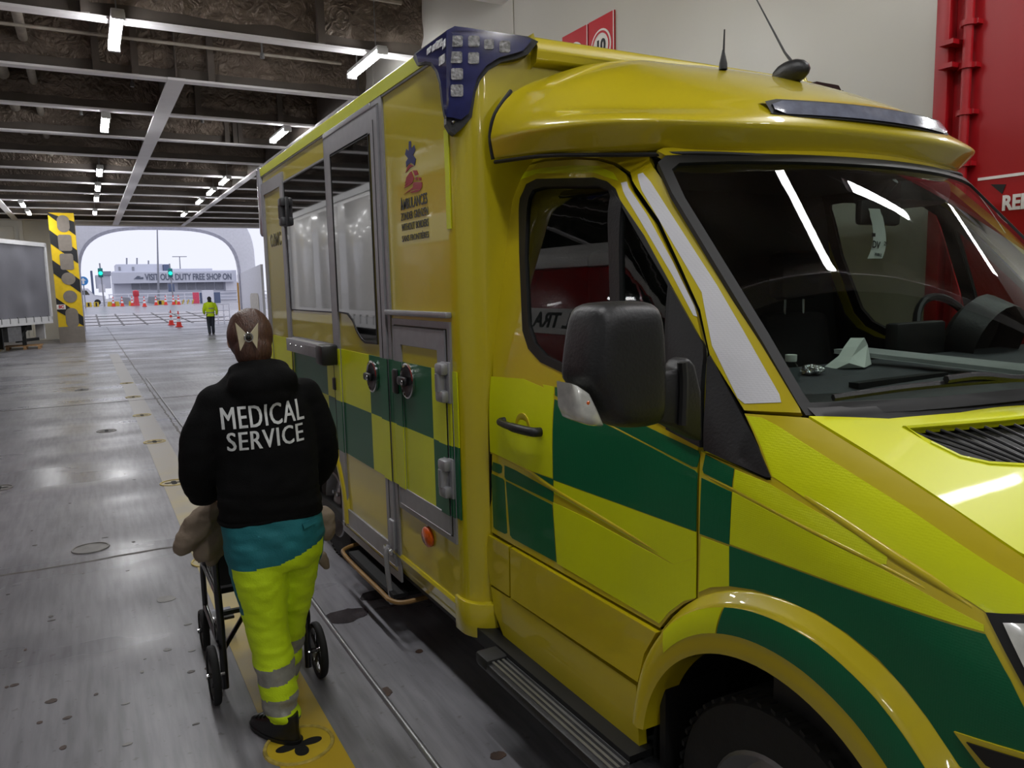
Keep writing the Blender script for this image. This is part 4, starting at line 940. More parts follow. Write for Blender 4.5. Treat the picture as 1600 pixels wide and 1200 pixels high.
part(MB().tube(catmull([onY(1066, 566, 1.37), onY(1068, 600, 1.37), onY(1066, 664, 1.37)], 5), .012, 8), 'hinge_joint', m_gap, mir, mirror=True)
# ---------------------------------------------------------------- cab interior
INT = m_plas
m_dash = mat('grey_dashboard', (60, 62, 66), rough=.6, var=.08, bump=.15, bscale=150)
m_seat = mat('black_seat_cloth', (24, 24, 27), rough=.9, var=.2, scale=30)
rows = []
for i in range(21):
    x = 1.56+(2*CX-3.12)*i/20; rows.append([Vector((x, WY(x, 1.43)+.03, 1.432)), Vector((x, WY(x, 1.44)+.10, 1.462)), Vector((x, 1.40, 1.482)), Vector((x, 1.58, 1.492)), Vector((x, 1.65, 1.44)), Vector((x, 1.66, .9))])
dash = part(MB().grid(rows), 'dashboard', m_dash, smooth=50)
part(MB().box((1.72, 1.285, 1.468), (2.10, 1.315, 1.482)), 'defrost_slot', m_gap, dash)
part(MB().prism([(2.02, 1.60, 1.52), (2.10, 1.56, 1.525), (2.30, 1.20, 1.487), (2.42, 1.16, 1.482), (2.42, 1.10, 1.475), (2.2, 1.14, 1.478)], (0, 0, .012)), 'dash_reflection', mat('grey_reflection_strip', (150, 154, 152), rough=.45), dash, bevel=.004)  # solid grey strip shaped after a reflection in the windscreen, not a trim
part(MB().lathe((2.74, 1.56, 1.53), (0, .93, .3), [(.14, -.06), (.15, .04), (.10, .08), (.0001, .08)], 20), 'instrument_hood', INT, dash)
sw_ = [Vector((2.92+.19*math.cos(a), 1.78+.19*math.sin(a)*.40, 1.50+.19*math.sin(a)*.9)) for a in [2*math.pi*k/28 for k in range(28)]]
stw = part(MB().tube(sw_, .015, 8, closed=True), 'steering_wheel', INT)
part(MB().cyl((2.92, 1.62, 1.42), (2.92, 1.79, 1.50), .05, 12), 'steering_column', INT, stw)
for a in (0, math.pi, -math.pi/2): part(MB().tube([(2.92, 1.785, 1.50), (2.92+.18*math.cos(a), 1.78+.18*math.sin(a)*.4, 1.50+.18*math.sin(a)*.9)], .014, 6), 'steering_spoke', INT, stw)
part(MB().box((2.30, 1.58, 1.48), (2.56, 1.63, 1.60)), 'centre_display', m_gap, dash, bevel=.01)
for x in (1.86, 2.86):
    st = part(MB().box((x-.24, 1.92, .78), (x+.24, 2.42, .95)), 'seat', m_seat, bevel=.05)
    part(MB().add([(x-.23, 2.36, .92), (x+.23, 2.36, .92), (x+.21, 2.46, 1.60), (x-.21, 2.46, 1.60), (x-.23, 2.50, .92), (x+.23, 2.50, .92), (x+.21, 2.56, 1.60), (x-.21, 2.56, 1.60)], [(0,1,2,3),(7,6,5,4),(0,4,5,1),(1,5,6,2),(2,6,7,3),(3,7,4,0)]), 'seat_back', m_seat, st, bevel=.04)
    part(MB().box((x-.13, 2.44, 1.66), (x+.13, 2.54, 1.88)), 'headrest', m_seat, st, bevel=.035)
    for s_ in (-.06, .06): part(MB().cyl((x+s_, 2.49, 1.58), (x+s_, 2.49, 1.68), .007, 8), 'headrest_post', m_chrome, st)
ra, rb_ = onY(1341, 312, 1.76), onY(1402, 353, 1.76)
rm = part(MB().box((ra.x, 1.745, rb_.z), (rb_.x, 1.775, ra.z)), 'rear_view_mirror', INT, bevel=.012)
part(MB().tube([((ra.x+rb_.x)/2, 1.76, ra.z), ((ra.x+rb_.x)/2, 1.70, ra.z+.06)], .012, 8), 'mirror_stalk', INT, rm)
ca, cb_ = onY(1385, 288, 1.80), onY(1465, 330, 1.80)
part(MB().box((ca.x, 1.74, cb_.z+.02), (cb_.x, 1.95, ca.z+.02)), 'overhead_console', INT, bevel=.03)
m_paper = mat('white_paper', (214, 220, 212), rough=.7, var=.04, scale=20)
tk = []
for i in range(13):
    t = i/12; px_ = 1366+6*t+10*math.sin(t*2.2)-14*t*t; py_ = 326+78*t; c = onY(px_, py_, 1.735); wd = .030 if t < .15 else .036
    tk.append([c+Vector((-wd, -.002*math.sin(t*3), 0)), c+Vector((wd, .004*math.sin(t*5), 0))])
tkm = MB().grid(tk); tkm.join(MB().grid([[p_+Vector((0, .0006, 0)) for p_ in r_] for r_ in tk], flip=True))
ticket = tkm.build('hanging_ticket', m_paper, smooth=180, recalc=False); tag(ticket, 'white paper ticket reading DV 29 hanging from the rear-view mirror', 'ticket')
def tick_text(tx, px_, py_, size, bold=0.):
    c = onY(px_, py_, 1.7285); lay(text_mb(tx, size, .9, .0006, bold), c, (1, .0, -.12), (.1, 0, 1)).build('print', m_black, ticket, smooth=0, recalc=False)
tick_text('DV', 1369, 383, .034, .0006); tick_text('29', 1384, 381, .020, .0003); tick_text('10:00-2', 1372, 398, .014, .0003)
c = onY(1366, 367, 1.7285); MB().box((c.x-.012, 1.728, c.z-.006), (c.x+.006, 1.7285, c.z+.006)).build('print', m_black, ticket)
# things lying on the dashboard
def dash_z(y): return 1.482+(y-1.40)*.055 if y > 1.40 else 1.465
m_clear = glass_mat('clear_plastic', (.82, .88, .88), .45)
b0 = onY(1236, 560, 1.42); b0.z = dash_z(1.40)
bo = thing('water_bottle', 'small clear plastic bottle with white cap at the left end of the dashboard', 'bottle', b0)
MB().lathe((0, 0, 0), (0, 0, 1), [(.0001, .001), (.024, .001), (.026, .012), (.023, .024), (.026, .036), (.024, .05), (.012, .066), (.011, .074)], 18).build('bottle_body', m_clear, bo, loc=(0, 0, 0), recalc=False)
MB().lathe((0, 0, 0), (0, 0, 1), [(.014, .070), (.015, .074), (.015, .088), (.0001, .089)], 16).build('cap', m_paper, bo, loc=(0, 0, 0))
c0 = onY(1338, 548, 1.50); c0.z = dash_z(1.5)+.001
pb = MB(); pl_ = [(-.085, 0, 0), (-.07, -.03, .018), (-.045, -.02, .034), (-.01, -.012, .060), (.035, .0, .084), (.064, .01, .062), (.058, -.01, .004), (-.02, -.045, .002)]
pb.add([Vector(q) for q in pl_]+[Vector((q[0]*.96+.004, q[1]+.05, q[2]*.97)) for q in pl_], [tuple(range(8)), tuple(range(15, 7, -1))]+[(k, (k+1) % 8, (k+1) % 8+8, k+8) for k in range(8)])
bag = pb.build('paper_bag', m_paper, smooth=0); bag.location = c0; tag(bag, 'crumpled white paper bag lying on the dashboard', 'bag')
c1 = onY(1270, 549, 1.46); c1.z = dash_z(1.46)+.014
fo = MB().sphere((0, 0, 0), (.036, .026, .016), 18, 12); fo.v = [v*(1+.35*noise.noise(v*70)) for v in fo.v]
fo = fo.build('foil_wrapper', mat('crumpled_foil', (190, 190, 190), rough=.2, metal=1., bump=.6, bscale=90), smooth=0); fo.location = c1; tag(fo, 'crumpled silver foil wrapper on the dashboard beside the bag', 'wrapper')
# ================================================================ lamps in their rows
def place_lamps():
    vis = {(.6, 11.15): 'bright strip lamp on the dark ceiling, nearest and largest of the left row', (3.85, 11.2): 'bright strip lamp on the ceiling just above the ambulance roof',
        (.6, 16.95): 'strip lamp on the ceiling, second nearest in the left row', (3.85, 16.9): 'strip lamp half hidden behind the ambulance roof line, second in the right row',
        (.6, 23.4): 'small strip lamp, first of three close together in the left row', (.6, 26.8): 'small strip lamp, middle of three close together in the left row', (.6, 29.8): 'small strip lamp, last of three close together in the left row',
        (.6, 34.7): 'small far strip lamp in the left row above the bow opening', (3.85, 24.2): 'small strip lamp, first of three close together in the right row', (3.85, 26.9): 'small strip lamp, middle of three close together in the right row',
        (3.85, 29.8): 'small strip lamp, last of three close together in the right row', (3.85, 34.7): 'small far strip lamp in the right row above the bow opening',
        (-1.68, 32.4): 'far strip lamp above the grey trailer, the upper one of two', (-1.66, 35.4): 'far strip lamp above the grey trailer, the lower one of two'}
    rows = ((.6, (-10, -7, -4, -1, 2, 5.2, 8.1, 11.15, 16.95, 23.4, 26.8, 29.8, 34.7)), (3.85, (-10, -7, -4, -1.6, 1.2, 11.2, 16.9, 24.2, 26.9, 29.8, 34.7)), (-1.68, (32.4,)), (-1.66, (35.4,)), (-6.5, (-6, 0, 6, 12, 18, 24, 30)), (8.85, (2.1, 9, 16, 23, 30)), (5.65, (1.55,)))
    for x, ys in rows:
        for y in ys:
            special = (x, y) in ((3.85, 1.2), (5.65, 1.55), (8.85, 2.1)); kk = (4.79-CAMH)/(5.02-CAMH)
            o = lamp(x, y, 5.02) if special or y < 3 else lamp(x*kk, y*kk); lab = vis.get((x, y))
            if x == 5.65: o.rotation_euler.z = math.pi/2
            o['group'] = 'strip lamps in view' if lab else 'strip lamps out of view'
            o['label'] = lab or 'strip lamp of the same rows outside the picture'
            o['category'] = 'lamp'
place_lamps()
# ================================================================ vehicles in the next lane
m_tarp = mat('grey_trailer_curtain', (112, 112, 120), rough=.42, var=.12, scale=.8, bump=.5, bscale=2.2)
m_trim = mat('white_trailer_rail', (206, 206, 208), rough=.4, var=.06)
m_truckred = mat('red_lorry_paint', (150, 14, 20), rough=.25, var=.05, coat=.8)
m_truckw = mat('white_lorry_paint', (226, 224, 222), rough=.3, var=.05, coat=.5)
m_pal = mat('pale_wood', (170, 132, 92), rough=.7, var=.25, scale=10)
def trailer(tr, A, dirv, L, z0, z1, wall_m, depth=2.5, dents=True):
    """near side plane from A along dirv for L metres"""
    d = Vector((dirv[0], dirv[1], 0)).normalized(); nrm = Vector((-d.y, d.x, 0)); A = Vector(A)
    rows = []; nx = 60
    for j in range(13):
        z = z0+.12+(z1-z0-.22)*j/12; r_ = []
        for i in range(nx+1):
            s_ = L*i/nx; o_ = .012*math.sin(s_*5.2)+.02*noise.noise((s_*1.1, z*1.3, 3.)) if dents else 0
            if dents:
                for (cs, cz, rr, dp) in ((L-1.0, 2.0, .22, .05), (L-1.6, 1.5, .28, -.05)):
                    o_ += dp*math.exp(-((s_-cs)**2+(z-cz)**2)/rr**2)
            r_.append(A+d*s_+nrm*(o_+.03)+Vector((0, 0, z)))
        rows.append(r_)
    MB().grid(rows).build('curtain', wall_m, tr, smooth=180)
    P = lambda s_, t_, z: A+d*s_+nrm*t_+Vector((0, 0, z))
    def bx(s0, s1, t0, t1, za, zb): 
        m = MB(); m.add([P(s0,t0,za),P(s1,t0,za),P(s1,t1,za),P(s0,t1,za),P(s0,t0,zb),P(s1,t0,zb),P(s1,t1,zb),P(s0,t1,zb)], [(0,3,2,1),(4,5,6,7),(0,1,5,4),(1,2,6,5),(2,3,7,6),(3,0,4,7)]); return m
    bx(0, L, .17, depth, z0, z1).build('load_body', m_trim, tr)
    bx(0, L+.02, -.02, .10, z1-.12, z1+.02).build('top_rail', m_trim, tr)
    bx(0, L+.02, -.02, .12, z0-.12, z0+.12).build('side_rail', m_trim, tr)
    bx(L-.06, L+.04, -.02, .12, z0, z1).build('corner_post', m_trim, tr)
    for k in range(int(L/.45)):
        bx(.2+k*.45, .24+k*.45, -.03, .0, z0-.04, z0+.16).build('buckle', m_steel, tr)
    return P, bx
# grey curtain trailer at the far left, standing askew
A_ = Vector((-4.9, 24.3, 0)); B_ = Vector((-1.10, 32.0, 0)); dv = (B_-A_); LL = dv.length
gt = thing('curtain_trailer', 'grey curtain-sided trailer with white rails at the left edge', 'trailer', (-3.2, 28.5, 0))
P, bx = trailer(gt, A_, (dv.x, dv.y), LL, .95, 3.62, m_tarp)
def twheel(parent, c, axis, r=.5, w_=.3):
    ax = Vector(axis).normalized(); c = Vector(c)
    t = MB().lathe(c, ax, [(r*.55, -w_/2), (r*.9, -w_/2), (r, -w_*.35), (r, w_*.35), (r*.92, w_/2), (r*.58, w_*.45)], 32).build('wheel', m_tyre, parent)
    MB().lathe(c, ax, [(r*.58, w_*.42), (r*.5, w_*.3), (r*.3, w_*.2), (r*.2, w_*.4), (.0001, w_*.42)], 24).build('rim', m_rim, t)
dn = dv.normalized(); out_ = Vector((dn.y, -dn.x, 0))
for s_ in (3.7, 5.0): twheel(gt, P(s_, .2, .5), out_)
bx(5.6, 5.65, .0, .5, .12, .78).build('mud_flap', m_dark, gt)
bx(6.0, 6.75, .05, .5, .32, .80).build('side_box', m_steel, gt)
bx(0, LL-.6, .4, 1.2, .62, .95).build('chassis_beam', m_dark, gt)
MB().beam(P(6.9, .3, .32), P(7.6, .3, .86), .12, .12).build('landing_leg', m_dark, gt)
MB().beam(P(7.3, .3, .14), P(7.3, .3, .8), .12, .12).build('landing_leg', m_dark, gt)
MB().beam(P(6.95, .35, .3), P(8.2, .35, .3), .1, .1).build('underrun_bar', m_dark, gt)
bx(8.2, 8.26, .1, .4, .3, .9).build('underrun_bracket', m_trim, gt)
plt = thing('wooden_pallet', 'pale wooden pallet lying under the end of the grey trailer', 'pallet', P(7.6, .5, 0))
for k in range(5): MB().box((-.55, -.5+k*.22, .10), (.55, -.38+k*.22, .125)).build('board', m_pal, plt, loc=(0, 0, 0))
for k in (-.5, 0, .42): MB().box((k, -.5, 0), (k+.09, .5, .10)).build('stringer', m_pal, plt, loc=(0, 0, 0))
# lorry and trailer beside the photographer: only their mirror images show in the ambulance's panes
wt = thing('white_trailer', 'white trailer mirrored in the box windows of the ambulance', 'trailer', (-3.9, 17.6, 0))
trailer(wt, (-2.75, 12.2, 0), (0, 1), 10.6, 1.05, 3.9, m_truckw, dents=False)
for s_ in (18.2, 19.5, 20.8): twheel(wt, (-2.95, s_, .5), (1, 0, 0))
MB().box((-3.6, 12.6, .7), (-3.2, 22.5, 1.0)).build('chassis_beam', m_dark, wt)
for k in range(4): MB().box((-2.80, 13.2+k*2.4, 1.3), (-2.768, 15.0+k*2.4, 3.7)).build('side_panel', m_truckw, wt, bevel=.03)
rt = thing('red_lorry', 'red lorry mirrored in the cab door window of the ambulance', 'lorry', (-3.6, 8.0, 0))
MB().box((-4.9, 4.6, .95), (-2.45, 11.3, 3.35)).build('body', m_truckred, rt, bevel=.06)
MB().box((-4.85, 4.7, 3.35), (-2.5, 11.2, 3.72)).build('roof_deflector', m_truckw, rt, bevel=.1)
MB().box((-2.46, 4.7, 2.40), (-2.435, 11.25, 2.76)).build('white_band', m_truckw, rt)
lay(text_mb('SELL TRA', .30, 1.15, .01, .008), (-2.432, 8.45, 2.58), (0, 1, 0), (0, 0, 1)).build('lettering', m_black, rt, smooth=0, recalc=False)
for (a, b, c, d_) in ((5.2, 6.6, 2.85, 3.25), (6.9, 7.6, 2.88, 3.22)): MB().box((-2.455, a, c), (-2.44, b, d_)).build('side_window', m_boxglass, rt)
for s_ in (5.6, 10.2): twheel(rt, (-2.65, s_, .5), (1, 0, 0))
MB().box((-4.8, 4.7, .5), (-2.6, 11.2, .97)).build('chassis', m_dark, rt)
# ================================================================ outside: linkspan, quay, terminal
m_asph = mat('wet_asphalt', (120, 118, 126), rough=.3, var=.12, scale=.5, rvar=.12, bump=.1, bscale=10)
m_plate = mat('linkspan_plates', (150, 144, 146), rough=.28, var=.14, scale=.8, rvar=.12)
m_quayw = mat('white_quay_paint', (232, 232, 238), rough=.5, var=.04)
def gz(y): return 0 if y < DECK_END else (-.02+(y-DECK_END)*.72/30 if y < 80 else .70+(y-80)*.0)
rows = [[Vector((x, y, gz(y))) for x in (-9, -.3, 3, 8.2, 14)] for y in (DECK_END, 54, 58, 62, 66)]
ls_ = struct(MB().grid(rows, flip=True).build('floor', m_plate, recalc=False), 'plated linkspan ramp outside the bow')
for k in range(4):
    y = 51.5+k*3.6; MB().box((-.4, y, gz(y)), (8.2, y+.09, gz(y)+.03)).build('ramp_rib', m_seam, ls_)
for k in range(6):
    x = .6+k*1.25; MB().beam((x, DECK_END+.2, gz(DECK_END+.2)+.012), (x, 65.5, gz(65.5)+.012), .10, .02).build('ramp_joint', m_seam, ls_)
struct(MB().grid([[Vector((x, y, gz(y))) for x in (-60, -20, 0, 10, 40, 120)] for y in (66, 72, 80, 110, 160, 300)], flip=True).build('floor', m_asph, recalc=False), 'dark wet asphalt quay outside')
# arched portal
ar = thing('arch_portal', 'white curved arch spanning the ramp outside the opening', 'arch', (3.6, 45, 0))
def arch_pts(top, half, spring, cx, n=28):
    out = [(cx-half, 0), (cx-half, spring)]
    for k in range(1, n):
        a = math.pi*(1-k/n); out.append((cx+half*(1 if abs(math.cos(a)) > 1 else math.copysign(abs(math.cos(a))**.62, math.cos(a))), spring+(top-spring)*abs(math.sin(a))**.62))
    return out+[(cx+half, spring), (cx+half, 0)]
ao = arch_pts(6.6, 4.75, 3.2, 3.72); ai = arch_pts(5.28, 3.95, 2.35, 3.72)
MB().prism([(x, 45, z) for x, z in ao+ai[::-1]], (0, 1.1, 0)).build('arch_frame', m_quayw, ar, smooth=50)
ai2 = arch_pts(5.12, 3.83, 2.3, 3.72)
MB().prism([(x, 44.97, z) for x, z in ai+ai2[::-1]], (0, .03, 0)).build('arch_edge', mat('pale_grey_edge', (176, 176, 188), rough=.5), ar, smooth=50)
MB().prism([(7.62, 39.2, 0), (7.62, 46, 0), (7.62, 46, 2.75), (7.62, 39.2, 3.1)], (.12, 0, 0)).build('ramp_parapet', m_quayw, ar, smooth=0)
MB().prism([(7.61, y, z) for y, z in rrect(41.2, .95, 2.2, 1.5, .35)], (-.02, 0, 0)).build('parapet_opening', mat('cream_recess', (206, 200, 186), rough=.6), ar, smooth=0)
MB().tube([(7.56, 45.6, 0), (7.56, 45.6, 2.3)], .045, 8).build('orange_pipe', mat('orange_pipe_paint', (214, 160, 70), rough=.5), ar)
fp = thing('flag_pole', 'thin pole with a small blue flag beside the ramp', 'flag', (9.0, 52, 0))
MB().tube([(9.0, 52, 0), (8.9, 52, 4.4)], .035, 8).build('pole', mat('tan_pole', (214, 178, 150), rough=.5), fp)
MB().prism([(8.88, 52, 4.0), (8.78, 52, 3.7), (8.74, 52, 3.0), (8.9, 52, 3.1)], (0, .02, 0)).build('flag', mat('blue_flag', (70, 140, 180), rough=.7), fp, smooth=0)
# guard rails on the right of the ramp
gr_ = thing('guard_rail', 'white tubular guard rail on the right of the ramp', 'railing', (6.2, 45, 0))
for k in range(4):
    MB().tube([(6.35+k*.32, 47.5, 0), (6.35+k*.32, 47.5, 1.15)], .035, 8).build('post', m_quayw, gr_)
for z in (.4, .75, 1.12): MB().tube([(6.35, 47.5, z), (7.31, 47.5, z)], .03, 8).build('rail', m_quayw, gr_)
# terminal building with its sign
tb_ = thing('terminal_building', 'long pale terminal building carrying the duty free banner', 'building', (12, 131, .7))
YB = 130.
def yb_(px, py, y=YB): return onY(px, py, y)
def panel(a, b, name, m, parent, y=YB, dep=8.):
    p, q = yb_(*a, y), yb_(*b, y); x0, x1 = sorted((p.x, q.x)); z0, z1 = sorted((p.z, q.z)); return MB().box((x0, y, z0), (x1, y+dep, z1)).build(name, m, parent)
m_bl = mat('pale_cladding', (214, 216, 226), rough=.6, var=.04, scale=.4); m_bg = mat('grey_shutter', (148, 150, 158), rough=.6, var=.08); m_bd = mat('slate_cladding', (96, 108, 136), rough=.6, var=.06)
panel((176, 424), (372, 470), 'wall', m_bl, tb_, YB+.5, 10)
panel((174, 426), (366, 440), 'fascia', m_bl, tb_, YB-1.2, 2)
for k in range(10):
    x = 205+k*14.6
    if 262 < x < 276: continue
    panel((x, 440), (x+13, 452), 'shutter_panel', m_bg, tb_, YB+.3, .3)
panel((352, 440), (372, 454), 'white_board', m_quayw, tb_, YB-.2, .3)
a, b = yb_(227, 434, YB-1.3), yb_(362, 432, YB-1.3)
mb = text_mb('VISIT OUR DUTY FREE SHOP ON', 1.0, 1, .05, .015); xs = [v.x for v in mb.v]; kx = (b.x-a.x)/(max(xs)-min(xs))
mb.v = [Vector((v.x*kx, v.y*1.35, v.z)) for v in mb.v]
m_sg = mat('slate_lettering', (104, 110, 126), rough=.6)
lay(mb, ((a.x+b.x)/2, YB-1.25, (a.z+b.z)/2), (1, 0, -.008), (0, 0, 1)).build('banner_lettering', m_sg, tb_, smooth=0, recalc=False)
MB().prism([yb_(px, py, YB-1.3) for px, py in ((209, 436), (215, 431), (220, 432), (217, 434), (224, 433), (224, 436))], (0, .05, 0)).build('banner_logo', m_sg, tb_, smooth=0)
panel((181, 413), (255, 428), 'upper_storey', m_bl, tb_, YB+6, 8)
panel((255, 413), (266, 425), 'stair_tower', m_bd, tb_, YB+5.5, 6)
panel((268, 420), (332, 426), 'parapet', m_bl, tb_, YB+4, 3)
for px in (187, 208): panel((px-2, 417), (px+2, 423), 'window', m_bg, tb_, YB+5.9, .2)
for px in (198, 214, 232):
    p, q = yb_(px, 414, YB+9), yb_(px, 403 if px != 232 else 407, YB+9); MB().tube([p, q], .12, 6).build('roof_mast', m_bg, tb_)
bt = thing('slate_block', 'narrow slate blue building block left of the terminal', 'building', (2.5, 140, .7))
panel((141, 423), (149, 474), 'block', m_bd, bt, 151, 6)
panel((149, 430), (174, 450), 'low_wing', m_bl, bt, 151.5, 6); panel((155, 424), (174, 430), 'wing_roof', mat('grey_roof', (150, 154, 168), rough=.6), bt, 151.2, 6)
def lamp_post(px, ybase, ytop, y, name, lab, arms=False):
    p, q = yb_(px, ybase, y), yb_(px-.5, ytop, y); p.z = .7; t = thing(name, lab, 'post', p)
    MB().tube([p, q], [.16, .07], 8).build('pole', m_bg, t)
    if arms: MB().beam(q-Vector((1.2, 0, 0)), q+Vector((1.2, 0, 0)), .2, .12).build('lamp_arm', m_bg, t)
lamp_post(246, 448, 350, 120, 'light_mast', 'tall thin mast rising behind the terminal building'); lamp_post(281, 420, 401, 150, 'light_post', 'short lamp post with crossbar behind the terminal', True)
# traffic lights
m_go = mat('green_signal_light', (20, 220, 170), rough=.4, emit=2.0)
for px, py, lab in ((157, 427, 'green traffic light on the left of the quay'), (266, 427, 'green traffic light in front of the banner')):
    y = 88.; t = thing('traffic_light', lab, 'traffic light', yb_(px, 468, y)); t.location.z = .70
    c = yb_(px, py, y)
    MB().tube([(c.x+.1, y, .7), (c.x, y, c.z+1)], .07, 8).build('pole', m_bg, t)
    MB().box((c.x-.22, y-.2, c.z-.4), (c.x+.22, y+.1, c.z+.5)).build('signal_head', mat('teal_signal_housing', (30, 120, 120), rough=.5), t, bevel=.05)
    MB().lathe((c.x, y-.2, c.z), (0, -1, 0), [(.19, 0), (.16, .05), (.0001, .08)], 16).build('signal_lens', m_go, t)
    MB().box((c.x-.3, y-.05, c.z-1.9), (c.x+.3, y+.05, c.z-1.1)).build('plate', m_bl if px < 200 else m_bd, t)
# blue round direction sign with white arrow
c = yb_(130, 439, 80); ds = thing('direction_sign', 'round blue sign with a white up arrow on the quay', 'sign', (c.x, 80, .7))
MB().tube([(c.x, 80.06, .7), (c.x, 80.06, c.z)], .05, 8).build('post', m_bg, ds)
dsc = MB().lathe((c.x, 80, c.z), (0, -1, 0), [(.40, -.02), (.40, .02), (.0001, .02)], 28).build('disc', mat('blue_sign_face', (60, 140, 205), rough=.4), ds)
MB().prism([(c.x+x*.3, 79.97, c.z+z*.3) for x, z in ((0, .95), (.75, .1), (.28, .1), (.28, -.9), (-.28, -.9), (-.28, .1), (-.75, .1))], (0, -.01, 0)).build('arrow', m_signw, dsc, smooth=0)
# low barriers, boards
m_by = mat('yellow_barrier_paint', (222, 190, 60), rough=.5, var=.1)
for i, (px, w_, lab) in enumerate(((138, 8, 'low yellow kerb block at the far left of the quay'), (150, 7, 'low yellow kerb block second from the left on the quay'), (177, 16, 'long yellow kerb block behind the cones'), (208, 12, 'yellow kerb block between two dark boxes'), (250, 13, 'yellow kerb block right of the red marker'), (273, 6, 'small yellow kerb block beside the striped ramp'))):
    a = yb_(px, 470, 86); t = thing('kerb_block', lab, 'barrier', (a.x, 86, .7))
    MB().prism([(-w_*.035, 0, 0), (w_*.035, 0, 0), (w_*.03, 0, .45), (-w_*.03, 0, .45)], (0, .5, 0)).build('block', m_by, t, loc=(0, 0, 0)); MB().box((-w_*.01, -.012, .05), (w_*.01, 0, .4)).build('black_mark', m_pk, t, loc=(0, 0, 0))
for px, lab in ((196, 'dark slanted box left of the far cones'), (239, 'dark slanted box right of the red marker')):
    a = yb_(px, 468, 89); t = tag(MB().prism([(-.55, 0, .35), (.55, 0, .2), (.4, 0, 1.0), (-.4, 0, 1.05)], (0, .6, 0)).build('barrier_box', m_bg), lab, 'box'); t.location = (a.x, 89, .7-.2)
t = thing('red_marker', 'red marker bollard standing behind the far cones', 'bollard', (yb_(212, 455, 85).x, 85, .7))
MB().lathe((0, 0, 0), (0, 0, 1), [(.30, 0), (.24, .2), (.2, .9), (.28, 1.0), (.28, 1.45), (.0001, 1.55)], 14).build('post', mat('red_bollard_paint', (214, 70, 80), rough=.5), t, loc=(0, 0, 0))
qr = thing('quay_railing', 'long white railing along the back of the quay', 'railing', (4, 95, .7))
for z in (.35, .75, 1.15): MB().tube([(2.2, 95, .7+z), (24, 95, .7+z)], .06, 6).build('rail', m_quayw, qr)
for k in range(12): MB().tube([(2.3+k*1.9, 95, .7), (2.3+k*1.9, 95, 1.9)], .05, 6).build('post', m_quayw, qr)
for (a, b, nm, lab, m) in (((301, 457), (312, 474), 'red_board', 'small red board on the quay right of the cones', mat('pink_red_board', (232, 84, 110), rough=.5)), ((312, 457), (345, 473), 'blue_board', 'wide slate blue hoarding at the right of the quay', m_bd)):
    t = panel(a, b, nm, m, None, 90, .2); tag(t, lab, 'board')
t = tag(MB().box((13.0, 89.9, .0), (14.2, 89.98, 2.1)).build('white_board', m_quayw), 'white notice board on the slate blue hoarding', 'board'); 
pq = yb_(325, 462, 89.9); t.location = (pq.x-13.6, 0, pq.z-1.5)
st_ = thing('striped_ramp', 'low ramp with white and tan stripes right of the cones', 'ramp', (yb_(293, 466, 86).x, 87, .7))
for k in range(6): MB().prism([(-.7+k*.24, 0, 0), (-.6+k*.24, 0, 0), (-.45+k*.24, 0, .45), (-.55+k*.24, 0, .45)], (0, .3, 0)).build('stripe', m_by if k % 2 else m_quayw, st_, loc=(0, 0, 0))
# cones
m_cor = mat('orange_cone_plastic', (238, 62, 44), rough=.5, var=.06); m_cow = mat('white_cone_band', (240, 238, 238), rough=.4, var=.03)
def cone(loc, h, label, first=[None]):
    if first[0] is None:
        t = thing('traffic_cone', label, 'cone', (0, 0, 0))
        MB().box((-.2, -.2, 0), (.2, .2, .05)).build('base', m_cor, t, bevel=.02)
        prof = [(.15, .05), (.115, .30), (.088, .48), (.07, .60), (.05, .74), (.022, .92)]
        for nm, m, a, b in (('body', m_cor, 0, 1), ('reflective_band', m_cow, 1, 2), ('body', m_cor, 2, 3), ('reflective_band', m_cow, 3, 4), ('tip', m_cor, 4, 5)):
            MB().lathe((0, 0, 0), (0, 0, 1), [prof[a], prof[b]], 20).build(nm, m, t, recalc=False)
        first[0] = t; o = t
    else: o = copy_tree(first[0])
    o.location = loc; o.scale = (h/.92,)*3; o['label'] = label; return o
near = onZ(268, 508, 0); cone((near.x, near.y, 0), .86, 'left one of the two tall cones standing on the deck edge')
near = onZ(280, 511, 0); cone((near.x, near.y, 0), .86, 'right one of the two tall cones standing on the deck edge')
for px, py, lab in ((177, 473, 'leftmost cone in the far curved row'), (191, 475, 'second cone from the left in the far row'), (207, 478, 'third cone from the left in the far row'), (226, 479, 'nearest cone in the middle of the far row'), (244, 476, 'cone right of the middle in the far row'), (259, 474, 'sixth cone from the left in the far row'), (271, 470, 'rightmost cone in the far row'), (279, 470, 'tall cone right beside the striped ramp')):
    y = 76.; 
    for _ in range(30):
        q = onY(px, py, y); y += (q.z-gz(y))*18
        y = min(max(y, 60), 84)
    q = onY(px, py, y); cone((q.x, y, gz(y)), .95, lab)
# white cars and shapes far left outside
t = thing('parked_car', 'pale parked vehicle far off at the left edge of the opening', 'car', (0, 100, .7))
p0 = yb_(126, 458, 100)
MB().prism([(p0.x+x, 100, .75+z) for x, z in ((-1.5, .3), (2.4, .3), (2.4, .9), (1.4, 1.1), (.7, 1.8), (-1.5, 1.8))], (0, 1.7, 0)).build('body', m_quayw, t, bevel=.08)
for s_ in (-.8, 1.6): MB().lathe((p0.x+s_, 100, 1.03), (0, -1, 0), [(.33, -.1), (.33, .06), (.0001, .08)], 18).build('wheel', m_dark, t)
MB().prism([(p0.x+x, 99.99, .75+z) for x, z in ((-1.2, 1.15), (.9, 1.15), (.6, 1.65), (-1.2, 1.65))], (0, -.01, 0)).build('window', m_boxglass, t)
